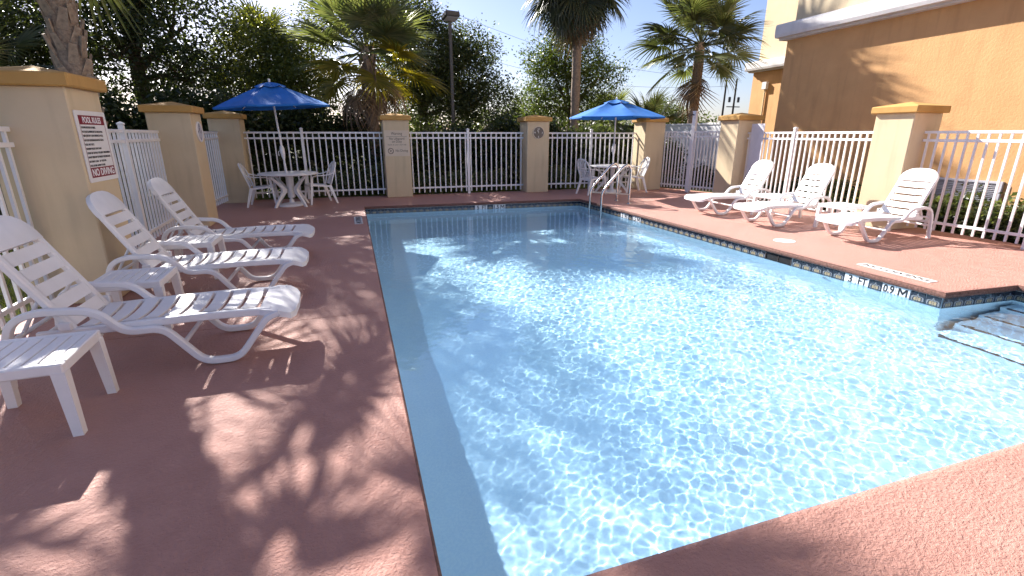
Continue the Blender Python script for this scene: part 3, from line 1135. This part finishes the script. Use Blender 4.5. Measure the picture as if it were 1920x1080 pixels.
# ================================================================== UMBRELLAS
def make_umbrella(loc, rz, label, R=1.14, ztop=2.60, zedge=2.13, hubz=2.2):
    root = thing('patio_umbrella', label, 'umbrella', (*loc, 0.001), rz, 'blue patio umbrellas')
    N_ = 6
    MB().lathe([(.02, .0), (.285, .0), (.29, .02), (.27, .05), (.06, .075), (.035, .16), (.02, .16)], 28).build('base', 'white_plastic', root, True)
    pole = MB().tube([(0, 0, .02), (0, 0, ztop + .02)], .0205, 12).build('pole', 'white_metal', root, True)
    MB().lathe([(.021, 1.02), (.034, 1.06), (.046, 1.14), (.05, 1.24), (.04, 1.30), (.021, 1.32)], 14).build('crank_housing', 'white_plastic', pole, True)
    MB().tube([(-.04, 0, 1.22), (-.085, 0, 1.19), (-.085, 0, 1.10)], .008, 6).build('crank_handle', 'white_plastic', pole, True)
    MB().lathe([(.0, ztop + .075), (.02, ztop + .07), (.028, ztop + .05), (.02, ztop + .03), (.024, ztop + .01), (.0, ztop + .0)], 12).build('finial', 'white_plastic', pole, True)

    def surf(a, t_):
        # straight edges between ribs with a light sag
        k_ = a / (2 * math.pi / N_)
        f_ = k_ - math.floor(k_)
        half = math.pi / N_
        rr_ = R * math.cos(half) / math.cos((f_ - .5) * 2 * half)
        sag = .05 * (1 - (2 * f_ - 1) ** 2) * math.sin(math.pi * min(1, t_ * .95))
        z = ztop + (zedge - ztop) * (t_ ** 1.12) - sag
        return rr_ * t_ * math.cos(a), rr_ * t_ * math.sin(a), z
    per = 6
    seg = N_ * per
    ts = [.20, .35, .5, .65, .8, .92, 1.0]
    b = MB()
    for dz in (0, -.004):
        vs_ = []
        for t_ in ts:
            for s in range(seg):
                x, y, z = surf(2 * math.pi * s / seg + 1e-6, t_)
                vs_.append((x, y, z + dz))
        b.add(vs_, [(i * seg + s, i * seg + (s + 1) % seg, (i + 1) * seg + (s + 1) % seg, (i + 1) * seg + s) for i in range(len(ts) - 1) for s in range(seg)])
    # short valance hem
    vs_ = []
    for dz in (0, -.035):
        for s in range(seg):
            x, y, z = surf(2 * math.pi * s / seg + 1e-6, 1.0)
            vs_.append((x * 1.001, y * 1.001, z + dz))
    b.add(vs_, [(s, (s + 1) % seg, seg + (s + 1) % seg, seg + s) for s in range(seg)])
    cn = b.build('canopy', 'canopy_blue', root, True)
    v = MB()
    vs_ = [(0, 0, ztop + .012)]
    for t_ in (.14, .27):
        for s in range(seg):
            x, y, z = surf(2 * math.pi * s / seg + 1e-6, t_)
            vs_.append((x, y, z + .035))
    v.add(vs_, [(0, 1 + s, 1 + (s + 1) % seg) for s in range(seg)] + [(1 + s, 1 + (s + 1) % seg, 1 + seg + (s + 1) % seg, 1 + seg + s) for s in range(seg)])
    v.build('vent_cap', 'canopy_blue', cn, True)
    hub = MB().lathe([(.021, hubz - .03), (.045, hubz - .02), (.045, hubz + .03), (.021, hubz + .04)], 12).build('runner_hub', 'white_plastic', root, True)
    for k_ in range(N_):
        a = 2 * math.pi * k_ / N_
        pts = []
        for t_ in (.05, .3, .6, .97):
            x, y, z = surf(a + 1e-5, t_)
            pts.append((x, y, z - .016))
        rb = MB().tube(pts, .009, 6).build('rib', 'white_metal', root, True)
        x, y, z = surf(a + 1e-5, .52)
        MB().tube([(.045 * math.cos(a), .045 * math.sin(a), hubz), (x, y, z - .02)], .007, 6).build('strut', 'white_metal', rb, True)
    return root


make_umbrella((T1[0], T1[1]), rad(12), 'blue umbrella over the left patio table', R=1.15).rotation_euler = (0, rad(-3), rad(12))
make_umbrella((T2[0], T2[1]), rad(20), 'blue umbrella over the far right patio table', R=1.30, ztop=2.44, zedge=2.0, hubz=2.05)


# ================================================================== PATIO CHAIRS
def make_chair():
    root = thing('patio_chair', 'x', 'chair', group='white resin patio armchairs')
    # facing +x
    st = MB()
    xs = [-.22, -.12, 0, .12, .20, .24]
    ys = [-.235, -.15, 0, .15, .235]
    def sz(x, y):
        return .415 + .05 * (x + .22) / .46 - .018 * (1 - (y / .235) ** 2) - (.02 if x > .22 else 0)
    tp = [(x, y, sz(x, y)) for x in xs for y in ys]
    bt = [(x, y, sz(x, y) - (.04 if (abs(y) > .2 or abs(x) > .21) else .012)) for x in xs for y in ys]
    k = len(tp)
    q = []
    for i in range(len(xs) - 1):
        for j in range(len(ys) - 1):
            a = i * 5 + j
            q.append((a, a + 5, a + 6, a + 1))
            q.append((k + a, k + a + 1, k + a + 6, k + a + 5))
    for i in range(len(xs) - 1):
        for a in (i * 5, i * 5 + 4):
            q.append((a, a + 5, k + a + 5, k + a))
    for j in range(4):
        for a in (j, 25 + j):
            q.append((a, a + 1, k + a + 1, k + a))
    st.add(tp + bt, q)
    st.build('seat', 'white_plastic', root, True)
    for sx, sy in ((1, 1), (1, -1), (-1, 1), (-1, -1)):
        topx, topy = (.19, .245) if sx > 0 else (-.20, .22)
        botx, boty = (.27, .275) if sx > 0 else (-.33, .255)
        topz = .62 if sx > 0 else .42
        lg = MB()
        lo = [(botx + a * .019, sy * boty + b * .017, 0) for a, b in ((-1, -1), (1, -1), (1, 1), (-1, 1))]
        mi = [(topx + a * (.038 if sx < 0 else .026), sy * topy + b * .02, topz) for a, b in ((-1, -1), (1, -1), (1, 1), (-1, 1))]
        lg.add(lo + mi, [(3, 2, 1, 0), (4, 5, 6, 7)] + [(i, (i + 1) % 4, 4 + (i + 1) % 4, 4 + i) for i in range(4)])
        lg.build('leg', 'white_plastic', root)
    # back: arched rim and slats, leaning back
    def bp(y, z):
        return (-.215 - (z - .42) * .34 - .03 * (1 - (y / .25) ** 2), y, z)
    outline = [(.215, .43), (.235, .55), (.25, .66), (.24, .76), (.20, .85), (.12, .91), (0, .93)]
    rim = [bp(y, z) for y, z in outline] + [bp(-y, z) for y, z in outline[-2::-1]]
    bk = MB().tube(rim, .018, 8, sq=(.05, .028), up=(1, 0, 0)).build('backrest', 'white_plastic', root, True)
    for y in (-.15, -.09, -.03, .03, .09, .15):
        zt = .93 - .09 * (abs(y) / .2) ** 2 - .012
        pa, pb = Vector(bp(y * .85, .435)), Vector(bp(y, zt))
        MB().tube([pa, (pa + pb) / 2 + Vector((-.01, 0, 0)), pb], .01, 6, sq=(.038, .011), up=(1, 0, 0)).build('slat', 'white_plastic', bk, True)
    MB().tube([bp(-.22, .62), bp(0, .62), bp(.22, .62)], .012, 6).build('back_rail', 'white_plastic', bk, True)
    for s in (-1, 1):
        pts = fillet([bp(s * .243, .70), (-.14, s * .265, .655), (.13, s * .268, .645), (.20, s * .25, .61)], .05, 4)
        MB().tube(pts, .018, 8, sq=(.05, .022)).build('armrest', 'white_plastic', root, True)
    return root


chair0 = make_chair()
for i, (x, y, a, lb) in enumerate([
    (-1.88, 12.42, 0, 'white armchair left of the near blue umbrella table, facing right'),
    (-.72, 12.55, 198, 'white armchair right of the table under the left umbrella'),
    (6.28, 12.30, 12, 'white armchair left of the far table, behind the pool ladder'),
    (7.62, 12.45, 172, 'white armchair right of the far table, beside the shadow-striped pillar'),
]):
    o = chair0 if i == 0 else copy_tree(chair0)
    o.location = (x, y, .001)
    o.rotation_euler = (0, 0, rad(a))
    o['label'] = lb

# ================================================================== POOL LADDER
lad = thing('pool_ladder', 'stainless steel pool ladder with two arched handrails at the far corner', 'ladder', (5.47, 10.2, 0))
for yy in (0, .58):
    pts = fillet([(0, yy, -1.0), (0, yy, .30), (.50, yy, .84), (.64, yy, .90), (.72, yy, .80), (.72, yy, .0)], .13, 6)
    MB().tube(pts, .028, 12).build('handrail', 'steel', lad, True)
    MB().lathe([(.024, .0), (.055, .002), (.05, .018), (.026, .024)], 16, c=(.72, yy, .0)).build('escutcheon', 'steel', lad, True)
for z in (-.24, -.52, -.80):
    MB().bbox(-.035, .05, .024, .556, z - .012, z + .012, .006).build('tread', 'white_plastic', lad)
MB().tube([(0, .60, .235), (.72, -.02, .215)], .02, 8).build('crossbar', 'sign_cream', lad, True)

# ================================================================== DECK FITTINGS
lid = MB().lathe([(.0, .0), (.152, .0), (.152, .004), (.13, .007), (.12, .004), (.0, .005)], 32).build('skimmer_lid', 'white_plastic', None, True, (6.24, 5.74, .001))
tag(lid, 'round white skimmer lid set in the right deck', 'lid')


def marker(loc, rz, label):
    t_ = thing('depth_marker', label, 'deck sign', loc, rz)
    for i in range(5):
        MB().bbox(-.425 + i * .17 + .001, -.425 + (i + 1) * .17 - .001, -.075, .075, 0, .005, .001).build('tile', 'depth_tile', t_)
    link('lettering', text_mesh('NO DIVING', .12, 'ink_black', .76, .003), t_, (0, 0, .0056))
    return t_


marker((6.02, 3.92, .0), rad(-90), 'strip of white NO DIVING tiles in the right deck edge')
marker((.08, 9.70, .0), rad(90), 'strip of white NO DIVING tiles in the left deck edge')


# ================================================================== VEGETATION
def leaf_cloud(blobs, n_leaves, size, seed, cl_sigma=.24, per=26, shell=.55, squash=1.0):
    """leaf-sized folded quads gathered in twig clumps through a set of ellipsoids"""
    r = np.random.default_rng(seed)
    vol = np.array([b[3] * b[4] * b[5] for b in blobs])
    cnt = np.maximum(1, (n_leaves / per * vol / vol.sum()).astype(int))
    cs = []
    for b, c in zip(blobs, cnt):
        d = r.normal(size=(c, 3))
        d /= np.linalg.norm(d, axis=1)[:, None]
        rad_ = r.uniform(0, 1, c) ** (1 / 3)
        sh = r.uniform(0, 1, c) < shell
        rad_[sh] = r.uniform(.78, 1.08, sh.sum())
        cs.append(np.array(b[:3]) + d * rad_[:, None] * np.array(b[3:6]))
    C = np.concatenate(cs)
    k = r.poisson(per, len(C)) + 3
    sg = cl_sigma * r.uniform(.6, 1.5, len(C))
    base = np.repeat(C, k, 0) + r.normal(size=(k.sum(), 3)) * np.repeat(sg, k)[:, None] * np.array([1, 1, .75])
    m = len(base)
    d = r.normal(size=(m, 3))
    d[:, 2] = d[:, 2] * .7 - .15
    d /= np.linalg.norm(d, axis=1)[:, None]
    up = r.normal(size=(m, 3))
    up[:, 2] += .8
    s = np.cross(d, up)
    s /= np.linalg.norm(s, axis=1)[:, None] + 1e-9
    nn = np.cross(s, d)
    L = size * r.uniform(.6, 1.35, m)[:, None]
    w_ = L * r.uniform(.22, .34, m)[:, None]
    v0 = base
    v1 = base + d * L * .48 + s * w_ + nn * w_ * .25
    v2 = base + d * L
    v3 = base + d * L * .48 - s * w_ + nn * w_ * .25
    V = np.stack([v0, v1, v2, v3], 1).reshape(-1, 3)
    F = np.arange(4 * m).reshape(m, 4)
    return V, F, C


def limb_tree(name, label, x, y, trunk_h, trunk_r, blobs, n_leaves, leaf, mat, seed, group='trees beyond the pool fence', per=26, sig=.24, shell=.55, cat='tree'):
    rnd = random.Random(seed)
    t_ = thing(name, label, cat, (x, y, -.08), 0, group)
    tb = MB()
    top = Vector((rnd.uniform(-.3, .3), rnd.uniform(-.3, .3), trunk_h))
    pts = [Vector((0, 0, 0)), Vector((top.x * .3 + rnd.uniform(-.08, .08), top.y * .4, trunk_h * .4)), Vector((top.x * .7, top.y * .7, trunk_h * .75)), top]
    tb.tube(pts, [trunk_r * 1.3, trunk_r, trunk_r * .8, trunk_r * .6], 10)
    loc = [(b[0] - x, b[1] - y, b[2] + .08, b[3], b[4], b[5]) for b in blobs]
    V, F, C = leaf_cloud(loc, n_leaves, leaf, seed, sig, per, shell)
    for b in loc:
        c = Vector(b[:3])
        s0 = pts[2].lerp(top, rnd.uniform(0, 1))
        mid_ = s0.lerp(c, .5) + Vector((rnd.uniform(-.2, .2), rnd.uniform(-.2, .2), .15))
        tb.tube([s0, mid_, c], [trunk_r * .5, trunk_r * .34, trunk_r * .14], 7)
        for _ in range(6):
            e = c + Vector((rnd.uniform(-1, 1) * b[3], rnd.uniform(-1, 1) * b[4], rnd.uniform(-.6, 1) * b[5])) * .8
            s1 = mid_.lerp(c, rnd.uniform(.3, 1))
            tb.tube([s1, s1.lerp(e, .5) + Vector((0, 0, .1)), e], [trunk_r * .18, trunk_r * .11, trunk_r * .04], 5)
    tb.build('trunk', 'bark', t_, True)
    link('crown', np_mesh('crown', V, F, mat), t_)
    return t_


G3 = [
    # name, label, x, y, trunk height, trunk radius, blobs, leaves, leaf size, material
    ('oak_tree', 'tall dark oak towering behind the left fence and pillars', -5.6, 18.2, 4.2, .24,
     [(-6.9, 18.0, 5.2, 1.9, 1.7, 1.8), (-5.2, 18.4, 6.6, 2.1, 1.8, 1.9), (-5.9, 17.6, 3.6, 2.0, 1.4, 1.3), (-4.2, 18.3, 4.6, 1.5, 1.5, 1.7), (-6.6, 19.0, 8.0, 2.0, 1.7, 1.5), (-4.1, 17.7, 3.0, 1.3, 1.2, 1.1), (-4.8, 18.9, 8.4, 1.1, 1.1, .9), (-4.5, 18.2, 9.4, 1.15, 1.1, .75), (-4.6, 18.0, 9.6, .95, .9, .55), (-4.1, 18.4, 8.5, .8, .8, .55), (-5.0, 17.4, 10.9, .6, .5, .3)], 50000, .11, 'leaf_dark', 11),
    ('oak_tree', 'dark leafy oak at the top left edge beyond the fence', -9.4, 17.0, 2.6, .2,
     [(-9.3, 17, 3.3, 1.9, 1.6, 1.2), (-8.0, 17.5, 4.0, 1.6, 1.5, 1.3), (-10.4, 17, 2.6, 1.5, 1.5, 1.2)], 26000, .105, 'leaf_dark', 12),
    ('laurel_tree', 'sunlit yellow-green tree between the left umbrella and the bushy palm', -2.0, 18.6, 2.6, .14,
     [(-2.3, 18.6, 4.0, 1.0, 1.1, 1.1), (-1.2, 18.9, 3.6, .9, .9, .9), (-2.8, 18.2, 2.7, 1.1, 1.0, .9), (-1.3, 18.0, 3.0, 1.1, 1.0, .9), (-.6, 19, 5.0, .45, .5, .8)], 26000, .095, 'leaf_light', 13),
    ('oak_tree', 'dark spreading oak behind the lamp post and the Warning pillar', 3.0, 19.6, 2.8, .2,
     [(2.7, 19.4, 4.3, 1.5, 1.4, 1.4), (4.0, 19.6, 3.6, 1.4, 1.4, 1.2), (5.0, 19.7, 4.5, .9, 1.0, .5), (4.4, 19.9, 5.0, .9, .8, .5), (2.2, 19.8, 5.7, 1.2, 1.1, .9), (5.2, 19.4, 2.7, 1.2, 1.2, .9), (3.2, 19.2, 2.6, 1.4, 1.2, 1.0)], 46000, .10, 'leaf_dark', 14),
    ('elm_tree', 'airy green tree behind the tall palm trunk right of the clock pillar', 9.0, 20.6, 2.6, .13,
     [(8.6, 20.6, 3.5, 1.2, 1.1, 1.0), (9.4, 20.5, 4.6, 1.2, 1.1, 1.0), (8.0, 20.7, 4.6, .8, .8, .7), (10.5, 20.6, 3.7, 1.0, .9, .7), (7.7, 20.3, 2.6, 1.0, .9, .8), (9.9, 20.3, 2.4, 1.2, 1.0, .8), (11.3, 20.6, 4.3, .7, .6, .25), (9.0, 20.7, 5.6, .7, .7, .5)], 22000, .10, 'leaf_mid', 15),
    ('oak_tree', 'small rounded tree beyond the gate, left of the utility poles', 15.4, 22.5, 1.6, .12,
     [(15.3, 22.5, 2.2, 1.2, 1.1, .9), (16.6, 22.8, 1.9, 1.0, 1.0, .7)], 9000, .11, 'leaf_mid', 16),
]
for a in G3:
    limb_tree(a[0], a[1], a[2], a[3], a[4], a[5], a[6], a[7], a[8], a[9], a[10], per=22 if a[9] != 'leaf_mid' else 14, sig=.22 if a[9] != 'leaf_mid' else .2, shell=.6)


def shrub(label, x, y, blobs, n_leaves, leaf, mat, seed, group, sig=.10, per=16):
    rnd = random.Random(seed)
    t_ = thing('shrub', label, 'shrub', (x, y, -.08), 0, group)
    loc = [(b[0], b[1], b[2] + .08, b[3], b[4], b[5]) for b in blobs]
    V, F, C = leaf_cloud(loc, n_leaves, leaf, seed, sig, per, .6)
    V[:, 2] = np.maximum(V[:, 2], .02)
    st = MB()
    for _ in range(7):
        b = rnd.choice(loc)
        st.tube([(rnd.uniform(-.1, .1), rnd.uniform(-.1, .1), 0), (b[0] * .5, b[1] * .5, b[2] * .6), (b[0] + rnd.uniform(-.3, .3) * b[3], b[1], b[2])], [.02, .014, .006], 5)
    st.build('stem', 'bark', t_, True)
    link('foliage', np_mesh('foliage', V, F, mat), t_)
    return t_


# dark understorey behind the back and left fences
und = [(-11.0, 15.6), (-9.2, 16.2), (-7.4, 15.8), (-5.9, 15.4), (-4.4, 15.8), (-2.9, 15.5), (-1.4, 15.9), (.2, 16.4), (1.9, 15.9), (3.5, 16.0), (5.1, 15.8), (6.5, 16.2), (7.9, 15.7), (9.2, 16.4)]
for i, (x, y) in enumerate(und):
    rnd = random.Random(100 + i)
    hgt = rnd.uniform(1.9, 2.5) if i < 8 else rnd.uniform(1.55, 2.0)
    where = ['at the far left edge', 'second from the left edge', 'beneath the dark oak, left part', 'beneath the tall dark oak', 'behind the short left fence', 'behind the corner pillar', 'behind the left table',
             'behind the bushy palm trunk', 'behind the Warning pillar', 'left of the lamp post base', 'behind the clock pillar', 'behind the far table', 'in front of the tall slim palm', 'behind the shadow-striped pillar'][i]
    shrub('dense dark understorey shrub ' + where, x, y, [(0, 0, hgt * .45, 1.15, .7, hgt * .5), (rnd.uniform(-.5, .5), .1, hgt * .75, .7, .6, hgt * .3)], 7500, .13, 'leaf_dark', 200 + i, 'dark shrubs behind the fence', .16, 18)
# low sunlit shrubs close behind the back fence
low = [(-1.0, 14.35, 'behind the right chair of the left table'), (-.1, 14.25, 'left of the bushy palm trunk'), (.75, 14.4, 'at the foot of the Warning pillar'), (2.0, 14.3, 'right of the Warning pillar'), (2.9, 14.2, 'midway between Warning and clock pillars'), (3.9, 14.35, 'left of the clock pillar'), (5.9, 14.2, 'behind the far table chair')]
for i, (x, y, wh) in enumerate(low):
    rnd = random.Random(300 + i)
    hh = rnd.uniform(.45, .75)
    shrub('low variegated shrub behind the fence ' + wh, x, y, [(0, 0, hh * .5, .5, .35, hh * .5), (.25, .05, hh * .7, .25, .25, .2)], 1500, .075, 'leaf_shrub', 320 + i, 'low pale shrubs behind the back fence', .07, 12)
# shrub bed between the right fence and the hotel
bed = [(10.1, 9.4, 'behind the farthest right lounger'), (10.2, 8.3, 'behind the middle right lounger'), (10.1, 7.2, 'left of the large right pillar'), (10.2, 6.0, 'under the left end of the wall vent'), (10.15, 5.1, 'under the right end of the wall vent'), (10.1, 4.2, 'right of the wall vent'), (10.0, 3.2, 'at the right edge of the picture')]
for i, (x, y, wh) in enumerate(bed):
    rnd = random.Random(400 + i)
    hh = rnd.uniform(.36, .5)
    shrub('dark green shrub at the orange wall ' + wh, x, y, [(0, 0, hh * .45, .5, .6, hh * .5), (.1, rnd.uniform(-.3, .3), hh * .7, .35, .4, .25)], 2600, .085, 'leaf_shrub' if i % 3 == 1 else 'leaf_dark', 420 + i, 'shrubs in the bed by the hotel wall', .09, 14)
shrub('rounded dark bush in front of the white wall, seen through the gate', 10.25, 14.9, [(0, 0, .65, .62, .5, .68)], 7000, .09, 'leaf_dark', 450, 'shrubs beyond the gate', .1, 16)
shrub('low dark bush behind the right leaf of the gate', 11.4, 14.2, [(0, 0, .22, .7, .4, .26)], 2600, .08, 'leaf_dark', 451, 'shrubs beyond the gate', .09, 14)

# ------------------------------------------------------------------ palms
def frond_mesh(seed, mat, pet=1.0, blade=.95, n_=38, droop=.32, spread=135):
    rnd = random.Random(seed)
    b = MB()
    hub = Vector((pet, 0, -.10 * pet))
    b.tube([(0, 0, 0), (pet * .5, 0, .02), hub], [.022, .016, .012], 6)
    # short costa runs on into the blade and curves down
    for i in range(n_):
        f = i / (n_ - 1) * 2 - 1
        phi = rad(spread) * f + rad(rnd.uniform(-2, 2))
        L = blade * (.62 + .38 * math.cos(phi * .62)) * rnd.uniform(.9, 1.06)
        d = Vector((math.cos(phi), math.sin(phi), 0))
        s = Vector((-math.sin(phi), math.cos(phi), 0))
        st = hub + Vector((.22 * blade * (1 - abs(f)) ** 1.2, 0, -.05 * (1 - abs(f))))
        dr = droop * rnd.uniform(.7, 1.5)
        tilt = rnd.uniform(-.25, .25)
        vs_ = []
        half = rad(spread) / (n_ - 1)
        for t_, wf in ((0.04, .3), (.28, 1.), (.5, .85), (.75, .5), (1., .06)):
            p = st + d * L * t_ + Vector((0, 0, .10 * abs(math.sin(phi)) * t_ * L - dr * L * max(0, t_ - .22) ** 2))
            w_ = min(.034, math.tan(half) * L * .28 * 1.75) * wf
            vs_ += [p - s * w_ + Vector((0, 0, tilt * w_ - w_ * .4)), p + s * w_ + Vector((0, 0, -tilt * w_ - w_ * .4)), p + Vector((0, 0, w_ * .35))]
        q = []
        for k_ in range(4):
            a = k_ * 3
            q += [(a, a + 3, a + 5, a + 2), (a + 2, a + 5, a + 4, a + 1)]
        b.add(vs_, q)
    return b.mesh('frond', mat)


FR = {}
for key, mt, kw in (('green', 'frond_green', {}), ('yellow', 'frond_yellow', {}), ('dark', 'frond_dark', dict(droop=.55)), ('dead', 'frond_dead', dict(droop=.9, spread=70, n_=26))):
    FR[key] = [frond_mesh(500 + 7 * i + hash(len(key)) % 5, mt, **kw) for i in range(3)]
boot_b = MB()
boot_b.add([(-.055, 0, 0), (.055, 0, 0), (.035, -.045, .20), (-.035, -.045, .20), (-.045, .03, 0), (.045, .03, 0), (.025, -.022, .21), (-.025, -.022, .21)],
           [(0, 1, 2, 3), (4, 7, 6, 5), (0, 4, 5, 1), (3, 2, 6, 7), (0, 3, 7, 4), (1, 5, 6, 2)])
boot_me = boot_b.mesh('leaf_base', 'palm_boot')


def palm(label, x, y, height, r0, crown, seed, boots=None, lean=(0, 0), scale=1.0, group='cabbage palms', trunk_mat='palm_trunk'):
    """crown: list of (kind, count, elevation from, elevation to)"""
    rnd = random.Random(seed)
    t_ = thing('palm_tree', label, 'palm tree', (x, y, -.08), 0, group)
    n_ = 14
    pts, rs = [], []
    for i in range(n_ + 1):
        f = i / n_
        pts.append((lean[0] * f * f, lean[1] * f * f, height * f))
        rs.append(r0 * (1.18 - .25 * min(1, f * 4) + .06 * math.sin(i * 2.3)) * (1 if f < .93 else .9))
    tr = MB().tube(pts, rs, 16).build('trunk', trunk_mat, t_, True)
    top = Vector(pts[-1])
    if boots:
        za, zb, nb = boots
        for i in range(nb):
            z = za + (zb - za) * i / nb
            f = z / height
            a = i * rad(137.5) * 1.0
            c = Vector((lean[0] * f * f, lean[1] * f * f, z))
            o = link('leaf_base', boot_me, t_, c + Vector((math.sin(a), -math.cos(a), 0)) * (r0 * .90), (rad(rnd.uniform(-4, 8)), rad(rnd.uniform(-26, 26)), a))
            sc = rnd.uniform(.8, 1.3)
            o.scale = (sc, sc, sc * 1.1)
    ga_ = 0.
    for kind, cnt, e0, e1 in crown:
        for i in range(cnt):
            ga_ += rad(137.5)
            f = (i + .5) / cnt
            el = rad(e0 + (e1 - e0) * f + rnd.uniform(-7, 7))
            sc = scale * rnd.uniform(.85, 1.12)
            o = link('frond', rnd.choice(FR[kind]), t_, top + Vector((0, 0, rnd.uniform(-.25, .1))))
            o.rotation_euler = (Matrix.Rotation(ga_ + rnd.uniform(-.2, .2), 3, 'Z') @ Matrix.Rotation(-el, 3, 'Y') @ Matrix.Rotation(rad(rnd.uniform(-28, 28)), 3, 'X')).to_euler()
            o.scale = (sc, sc, sc)
    return t_


palm('palm with a thick cross-hatched trunk rising behind the pool rules pillar', -3.42, 8.7, 5.2, .185, [('green', 7, 80, 30), ('green', 8, 25, -20), ('dark', 5, -25, -50)], 31, boots=(1.6, 5.1, 110), scale=1.15)
palm('bushy sunlit fan palm with hanging dead fronds between the umbrella and the lamp post', .80, 16.0, 3.95, .20, [('green', 14, 85, 35), ('green', 16, 35, -5), ('yellow', 8, 0, -35), ('dead', 7, -42, -68)], 32, boots=(2.0, 4.0, 60), scale=1.12)
palm('tall palm with a smooth slim trunk behind the clock pillar', 8.27, 17.9, 7.2, .175, [('dark', 18, 80, 30), ('dark', 26, 25, -25), ('dark', 34, -25, -70), ('dead', 12, -60, -82)], 33, scale=1.14)
palm('palm with a round open crown beyond the gate', 12.3, 16.25, 4.75, .19, [('green', 12, 85, 40), ('dark', 14, 38, 0), ('green', 10, 0, -40), ('dead', 3, -60, -80)], 34, scale=1.12)
palm('small dark fan palm at the left edge among the oaks', -7.9, 15.2, 2.9, .17, [('green', 12, 85, 20), ('dark', 12, 15, -40)], 35, scale=.95, group='background fan palms')
palm('small palm top poking up behind the sunlit tree left of the bushy palm', -2.35, 19.8, 4.2, .15, [('dark', 12, 85, 30), ('dark', 10, 25, -30)], 36, scale=.8, group='background fan palms')
palm('short fan palm beyond the gate, right of the far umbrella', 13.2, 20.6, 1.9, .16, [('dark', 12, 85, 20), ('dark', 10, 15, -30)], 37, scale=.9, group='background fan palms')
palm('short fan palm behind the far blue umbrella', 11.4, 21.5, 2.1, .16, [('green', 12, 85, 20), ('dark', 10, 15, -30)], 38, scale=.9, group='background fan palms')

# far treeline
tl_bl = []
rnd = random.Random(77)
for i in range(46):
    x = -60 + i * 3.3
    hh = rnd.uniform(2.2, 4.6) if x < 30 else rnd.uniform(2.0, 3.4)
    tl_bl.append((x, 48 + rnd.uniform(-3, 3), hh * .5, 2.4, 1.5, hh * .55))
V, F, C = leaf_cloud(tl_bl, 46000, .32, 901, .45, 20, .7)
V[:, 2] = np.maximum(V[:, 2], -.05)
o = link('far_trees', np_mesh('far_trees', V, F, 'leaf_mid'))
o['kind'] = 'stuff'
tag(o, 'distant green treeline low on the horizon', 'trees')

# grass beyond the left and back fences
r = np.random.default_rng(5)
m = 42000
px_ = np.concatenate([r.uniform(-6.2, -2.85, m // 2), r.uniform(-5, 9, m // 2)])
py_ = np.concatenate([r.uniform(1.5, 13.4, m // 2), 13.75 + r.exponential(.9, m // 2)])
hb_ = r.uniform(.04, .11, m)
a_ = r.uniform(0, 6.283, m)
lean_ = r.normal(0, .035, (m, 2))
base = np.stack([px_, py_, np.full(m, -.075)], 1)
sd = np.stack([np.cos(a_), np.sin(a_), np.zeros(m)], 1) * .006
tip = base + np.concatenate([lean_, hb_[:, None]], 1)
V = np.stack([base - sd, base + sd, tip], 1).reshape(-1, 3)
o = link('grass', np_mesh('grass', V, np.arange(3 * m).reshape(m, 3), 'grass_blade'))
o['kind'] = 'stuff'
tag(o, 'short sunlit grass growing beyond the fences', 'grass')

# ================================================================== THINGS BEYOND THE FENCE
wl = MB()
wl.bbox(0, 4.2, -.04, .04, -.08, 1.86, .006)
vw = thing('white_wall', 'plain white wall with a top rail seen through the gate', 'wall', (11.6, 17.4, 0), rad(-90))
wl.build('panel', 'white_metal', vw)
MB().bbox(-.02, 4.22, -.06, .06, 1.861, 1.93, .01).build('top_rail', 'white_metal', vw)

lamp = thing('lamp_post', 'dark square lamp post with a box light head beside the bushy palm', 'lamp post', (3.44, 17.0, -.07))
MB().bbox(-.05, .05, -.05, .05, 0, 5.02, .01).build('pole', 'lamp_metal', lamp)
MB().bbox(-.13, .13, -.13, .13, 0, .06, .02).build('base_plate', 'lamp_metal', lamp)
Mh = Matrix.Translation((.02, -.05, 5.16)) @ Matrix.Rotation(rad(12), 4, 'Z') @ Matrix.Rotation(rad(-14), 4, 'X')
hd = MB().bbox(-.24, .24, -.21, .21, -.085, .085, .03, mat=Mh).build('lamp_head', 'lamp_metal', lamp)
MB().bbox(-.19, .19, -.16, .16, -.097, -.086, .003, mat=Mh).build('lens', 'louver_metal', hd)

for i, (x, hgt, lb) in enumerate(((50.2, 9.2, 'left one of two thin distant utility poles beside the hotel'), (51.9, 9.0, 'right utility pole with hanging transformers beside the hotel'))):
    t_ = thing('utility_pole', lb, 'utility pole', (x, 60, -.08), 0, 'distant utility poles')
    MB().tube([(0, 0, 0), (.1, 0, hgt)], [.16, .11], 8).build('pole', 'wood_pole', t_, True)
    if i:
        for dx, z in ((-.75, 6.3), (.75, 6.3)):
            MB().lathe([(.0, -.35), (.17, -.35), (.18, .3), (.0, .38)], 10, c=(dx, 0, z)).build('transformer', 'lamp_metal', t_, True)
        MB().box(-1.1, 1.1, -.06, .06, 5.3, 5.42).build('crossarm', 'wood_pole', t_)
for i, (z0, z1, lb) in enumerate(((8.9, 16.0, 'upper thin power line crossing the sky right of the lamp post'), (7.9, 12.0, 'lower thin power line crossing the sky right of the lamp post'))):
    pts = []
    for k in range(13):
        f = k / 12
        pts.append((50.2 - 46 * f, 60 - 4 * f, z0 + (z1 - z0) * f - 2.2 * math.sin(math.pi * f)))
    o = MB().tube(pts, .016, 5).build('power_line', 'dark_metal', None, True)
    tag(o, lb, 'power line', 'power lines')
